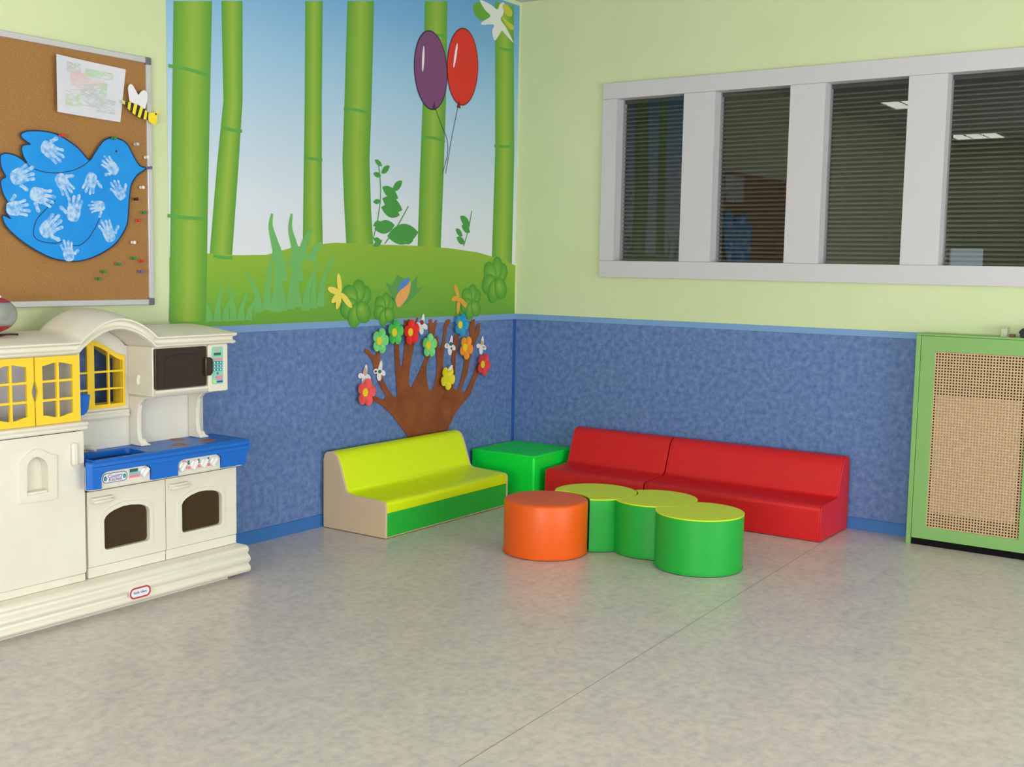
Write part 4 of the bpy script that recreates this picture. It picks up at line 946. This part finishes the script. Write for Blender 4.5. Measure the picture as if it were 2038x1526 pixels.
t = thing('pouf', 'round orange vinyl pouf at the left end of the row of poufs', 'pouf', (*CEN[0], 0))
g = G(); prof = [(R_-.012, .003), (R_-.002, .004), (R_, .01), (R_, HP-.014), (R_-.003, HP-.005), (R_-.010, HP-.001), (R_-.03, HP), (.06, HP+.001)]
g.lathe(prof, (*CEN[0], 0), 'z', 96); g.build('pouf_body', v_org, t, ang=60)
g = G(); ring = [(CEN[0][0]+(R_+.0005)*math.cos(k*math.pi/36), CEN[0][1]+(R_+.0005)*math.sin(k*math.pi/36)) for k in range(73)]
g.tube([(x, y, .012) for x, y in ring], .003, 6); g.build('bottom_seam', v_org, t)
plab = ['green pouf with lime top nestled against the orange pouf', 'green pouf with lime top in the middle of the three, touching both others', 'green pouf with lime top standing nearest the viewer at the right end of the row']
for k in (1, 2, 3):
    t = thing('pouf', plab[k-1], 'pouf', (*CEN[k], 0), 'green poufs with lime tops')
    o_ = disc(CEN[k], R_, CEN[k-1]); v_pou = vinyl('pouf_green_vinyl', (28, 168, 58))
    g = G(); g.prism(o_, 'z', .004, HP-.0062); g.build('pouf_body', v_pou, t, ang=30)
    g = G(); g.prism(disc(CEN[k], R_+.0015, CEN[k-1]), 'z', HP-.006, HP); g.build('lime_top', vinyl('lime_top_vinyl', (214, 232, 4)), t, bevel=.002)
    g = G(); oo = disc(CEN[k], R_+.0005, CEN[k-1]); g.tube([(x, y, .012) for x, y in oo+oo[:1]], .003, 6); g.build('bottom_seam', v_pou, t)

# ------------------------------------------------------------------ radiator cover with cane screen
rg = mat('green_lacquer', (130, 176, 102), .5, .4)
def cane_mat():
    m = mat('woven_cane', (208, 176, 140), .6, .3, (196, 162, 124), 40, 3)
    nt = m.node_tree; N = nt.nodes; L = nt.links; out = N['Material Output']; b = N['Principled BSDF']
    tc = N.new('ShaderNodeTexCoord'); sp_ = N.new('ShaderNodeSeparateXYZ'); L.new(tc.outputs['Object'], sp_.inputs[0])
    def M_(op, a, b_=None, c_=None):
        n = N.new('ShaderNodeMath'); n.operation = op
        for i, v in enumerate((a, b_, c_)):
            if v is None: continue
            if isinstance(v, (int, float)): n.inputs[i].default_value = v
            else: L.new(v, n.inputs[i])
        return n.outputs[0]
    fy = M_('SUBTRACT', M_('FRACT', M_('MULTIPLY', sp_.outputs[1], 1/.0150)), .5); fz = M_('SUBTRACT', M_('FRACT', M_('MULTIPLY', sp_.outputs[2], 1/.0150)), .5)
    d = M_('ADD', M_('ABSOLUTE', fy), M_('ABSOLUTE', fz)); d2 = M_('MAXIMUM', M_('ABSOLUTE', fy), M_('ABSOLUTE', fz))
    h = M_('MULTIPLY', M_('LESS_THAN', d, .42), M_('LESS_THAN', d2, .29))
    tr = N.new('ShaderNodeBsdfTransparent'); mx = N.new('ShaderNodeMixShader')
    L.new(h, mx.inputs[0]); L.new(b.outputs[0], mx.inputs[1]); L.new(tr.outputs[0], mx.inputs[2]); L.new(mx.outputs[0], out.inputs[0])
    return m
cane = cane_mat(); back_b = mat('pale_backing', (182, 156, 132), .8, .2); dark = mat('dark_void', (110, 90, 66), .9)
rc = thing('radiator_cover', 'light green radiator cover with a woven cane screen under the inner window', 'radiator cover', (-.08, -3.0, 0))
XF = -.160
RYa, RYb = -3.345, -2.690
g = G(); g.box(XF-.004, -.002, RYb-.024, RYb, 0, 1.1205); g.build('side_board', rg, rc, bevel=.002)
g = G(); g.box(XF-.004, -.002, RYa, RYa+.024, 0, 1.1205); g.build('side_board', rg, rc, bevel=.002)
g = G(); g.box(XF-.006, -.001, RYa, RYb, 1.121, 1.131); g.build('top_board', rg, rc, bevel=.002)
g = G(); g.prism([(RYa+.026, .037), (RYb-.026, .037), (RYb-.026, 1.120), (RYa+.026, 1.120)], 'x', XF, XF+.018, [[(-3.250, .102), (-2.788, .102), (-2.788, 1.040), (-3.250, 1.040)]]); g.build('front_frame', rg, rc, bevel=.0015)
g = G(); g.box(XF+.009, XF+.0105, -3.250, -2.788, .102, 1.040); g.build('cane_screen', cane, rc)
g = G(); g.box(XF+.0125, XF+.017, -3.225, -2.800, .185, .812); g.build('backing_sheet', back_b, rc)
g = G(); g.box(XF+.012, XF+.03, RYa+.025, RYb-.025, 0, .0365); g.build('gap_shade_strip', mat('gap_shade_black', (22, 20, 24), .9, .1), rc)  # near-black strip that paints the shade in the gap under the frame
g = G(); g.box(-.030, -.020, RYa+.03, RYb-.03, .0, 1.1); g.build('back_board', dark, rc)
# bits on top of the cover
t = thing('plastic_box', 'small pale translucent box standing on the green radiator cover', 'box', (-.07, -3.105, 1.131))
pm = mat('pale_plastic', (200, 200, 172), .4)
g = G(); g.box(-.085, -.055, -3.122, -3.090, 1.131, 1.172); g.build('box_body', pm, t, bevel=.003)
g = G(); g.box(-.087, -.053, -3.124, -3.088, 1.1722, 1.1775); g.build('lid', pm, t, bevel=.0015)
t = thing('paper_slip', 'small white paper slip lying under the brown block on the radiator cover', 'paper', (-.125, -3.12, 1.131))
g = G(); g.grid([[(-.145+.03*u, -3.140+.04*v, 1.1315+.003*u*v) for v in (0, .5, 1)] for u in (0, .5, 1)]); g.grid([[(-.145+.03*u, -3.140+.04*v, 1.1321+.003*u*v) for v in (0, .5, 1)] for u in (0, .5, 1)]); g.build('slip_sheet', bwhite, t)
t = thing('wooden_block', 'small red brown block on the radiator cover', 'block', (-.10, -3.155, 1.131))
g = G(); g.box(-.112, -.09, -3.164, -3.136, 1.1315, 1.146); g.build('block_body', mat('red_brown', (120, 74, 54), .6), t, bevel=.002)
t = thing('pouch', 'black rounded pouch at the right hand end of the radiator cover', 'pouch', (-.09, -3.25, 1.131))
g = G(); g.prism(smooth([(-3.190, 1.150), (-3.184, 1.158), (-3.203, 1.178), (-3.245, 1.190), (-3.30, 1.176), (-3.308, 1.150), (-3.29, 1.132), (-3.200, 1.132)], 4), 'x', -.125, -.055); g.build('pouch_body', mat('black_cloth', (24, 22, 26), .6), t, bevel=.008, seg=3)
g = G(); g.tube([(-.127, -3.195, 1.158), (-.128, -3.26, 1.168), (-.127, -3.30, 1.158)], .002, 6); g.build('zip', mat('zip_grey', (60, 60, 64), .4), t)
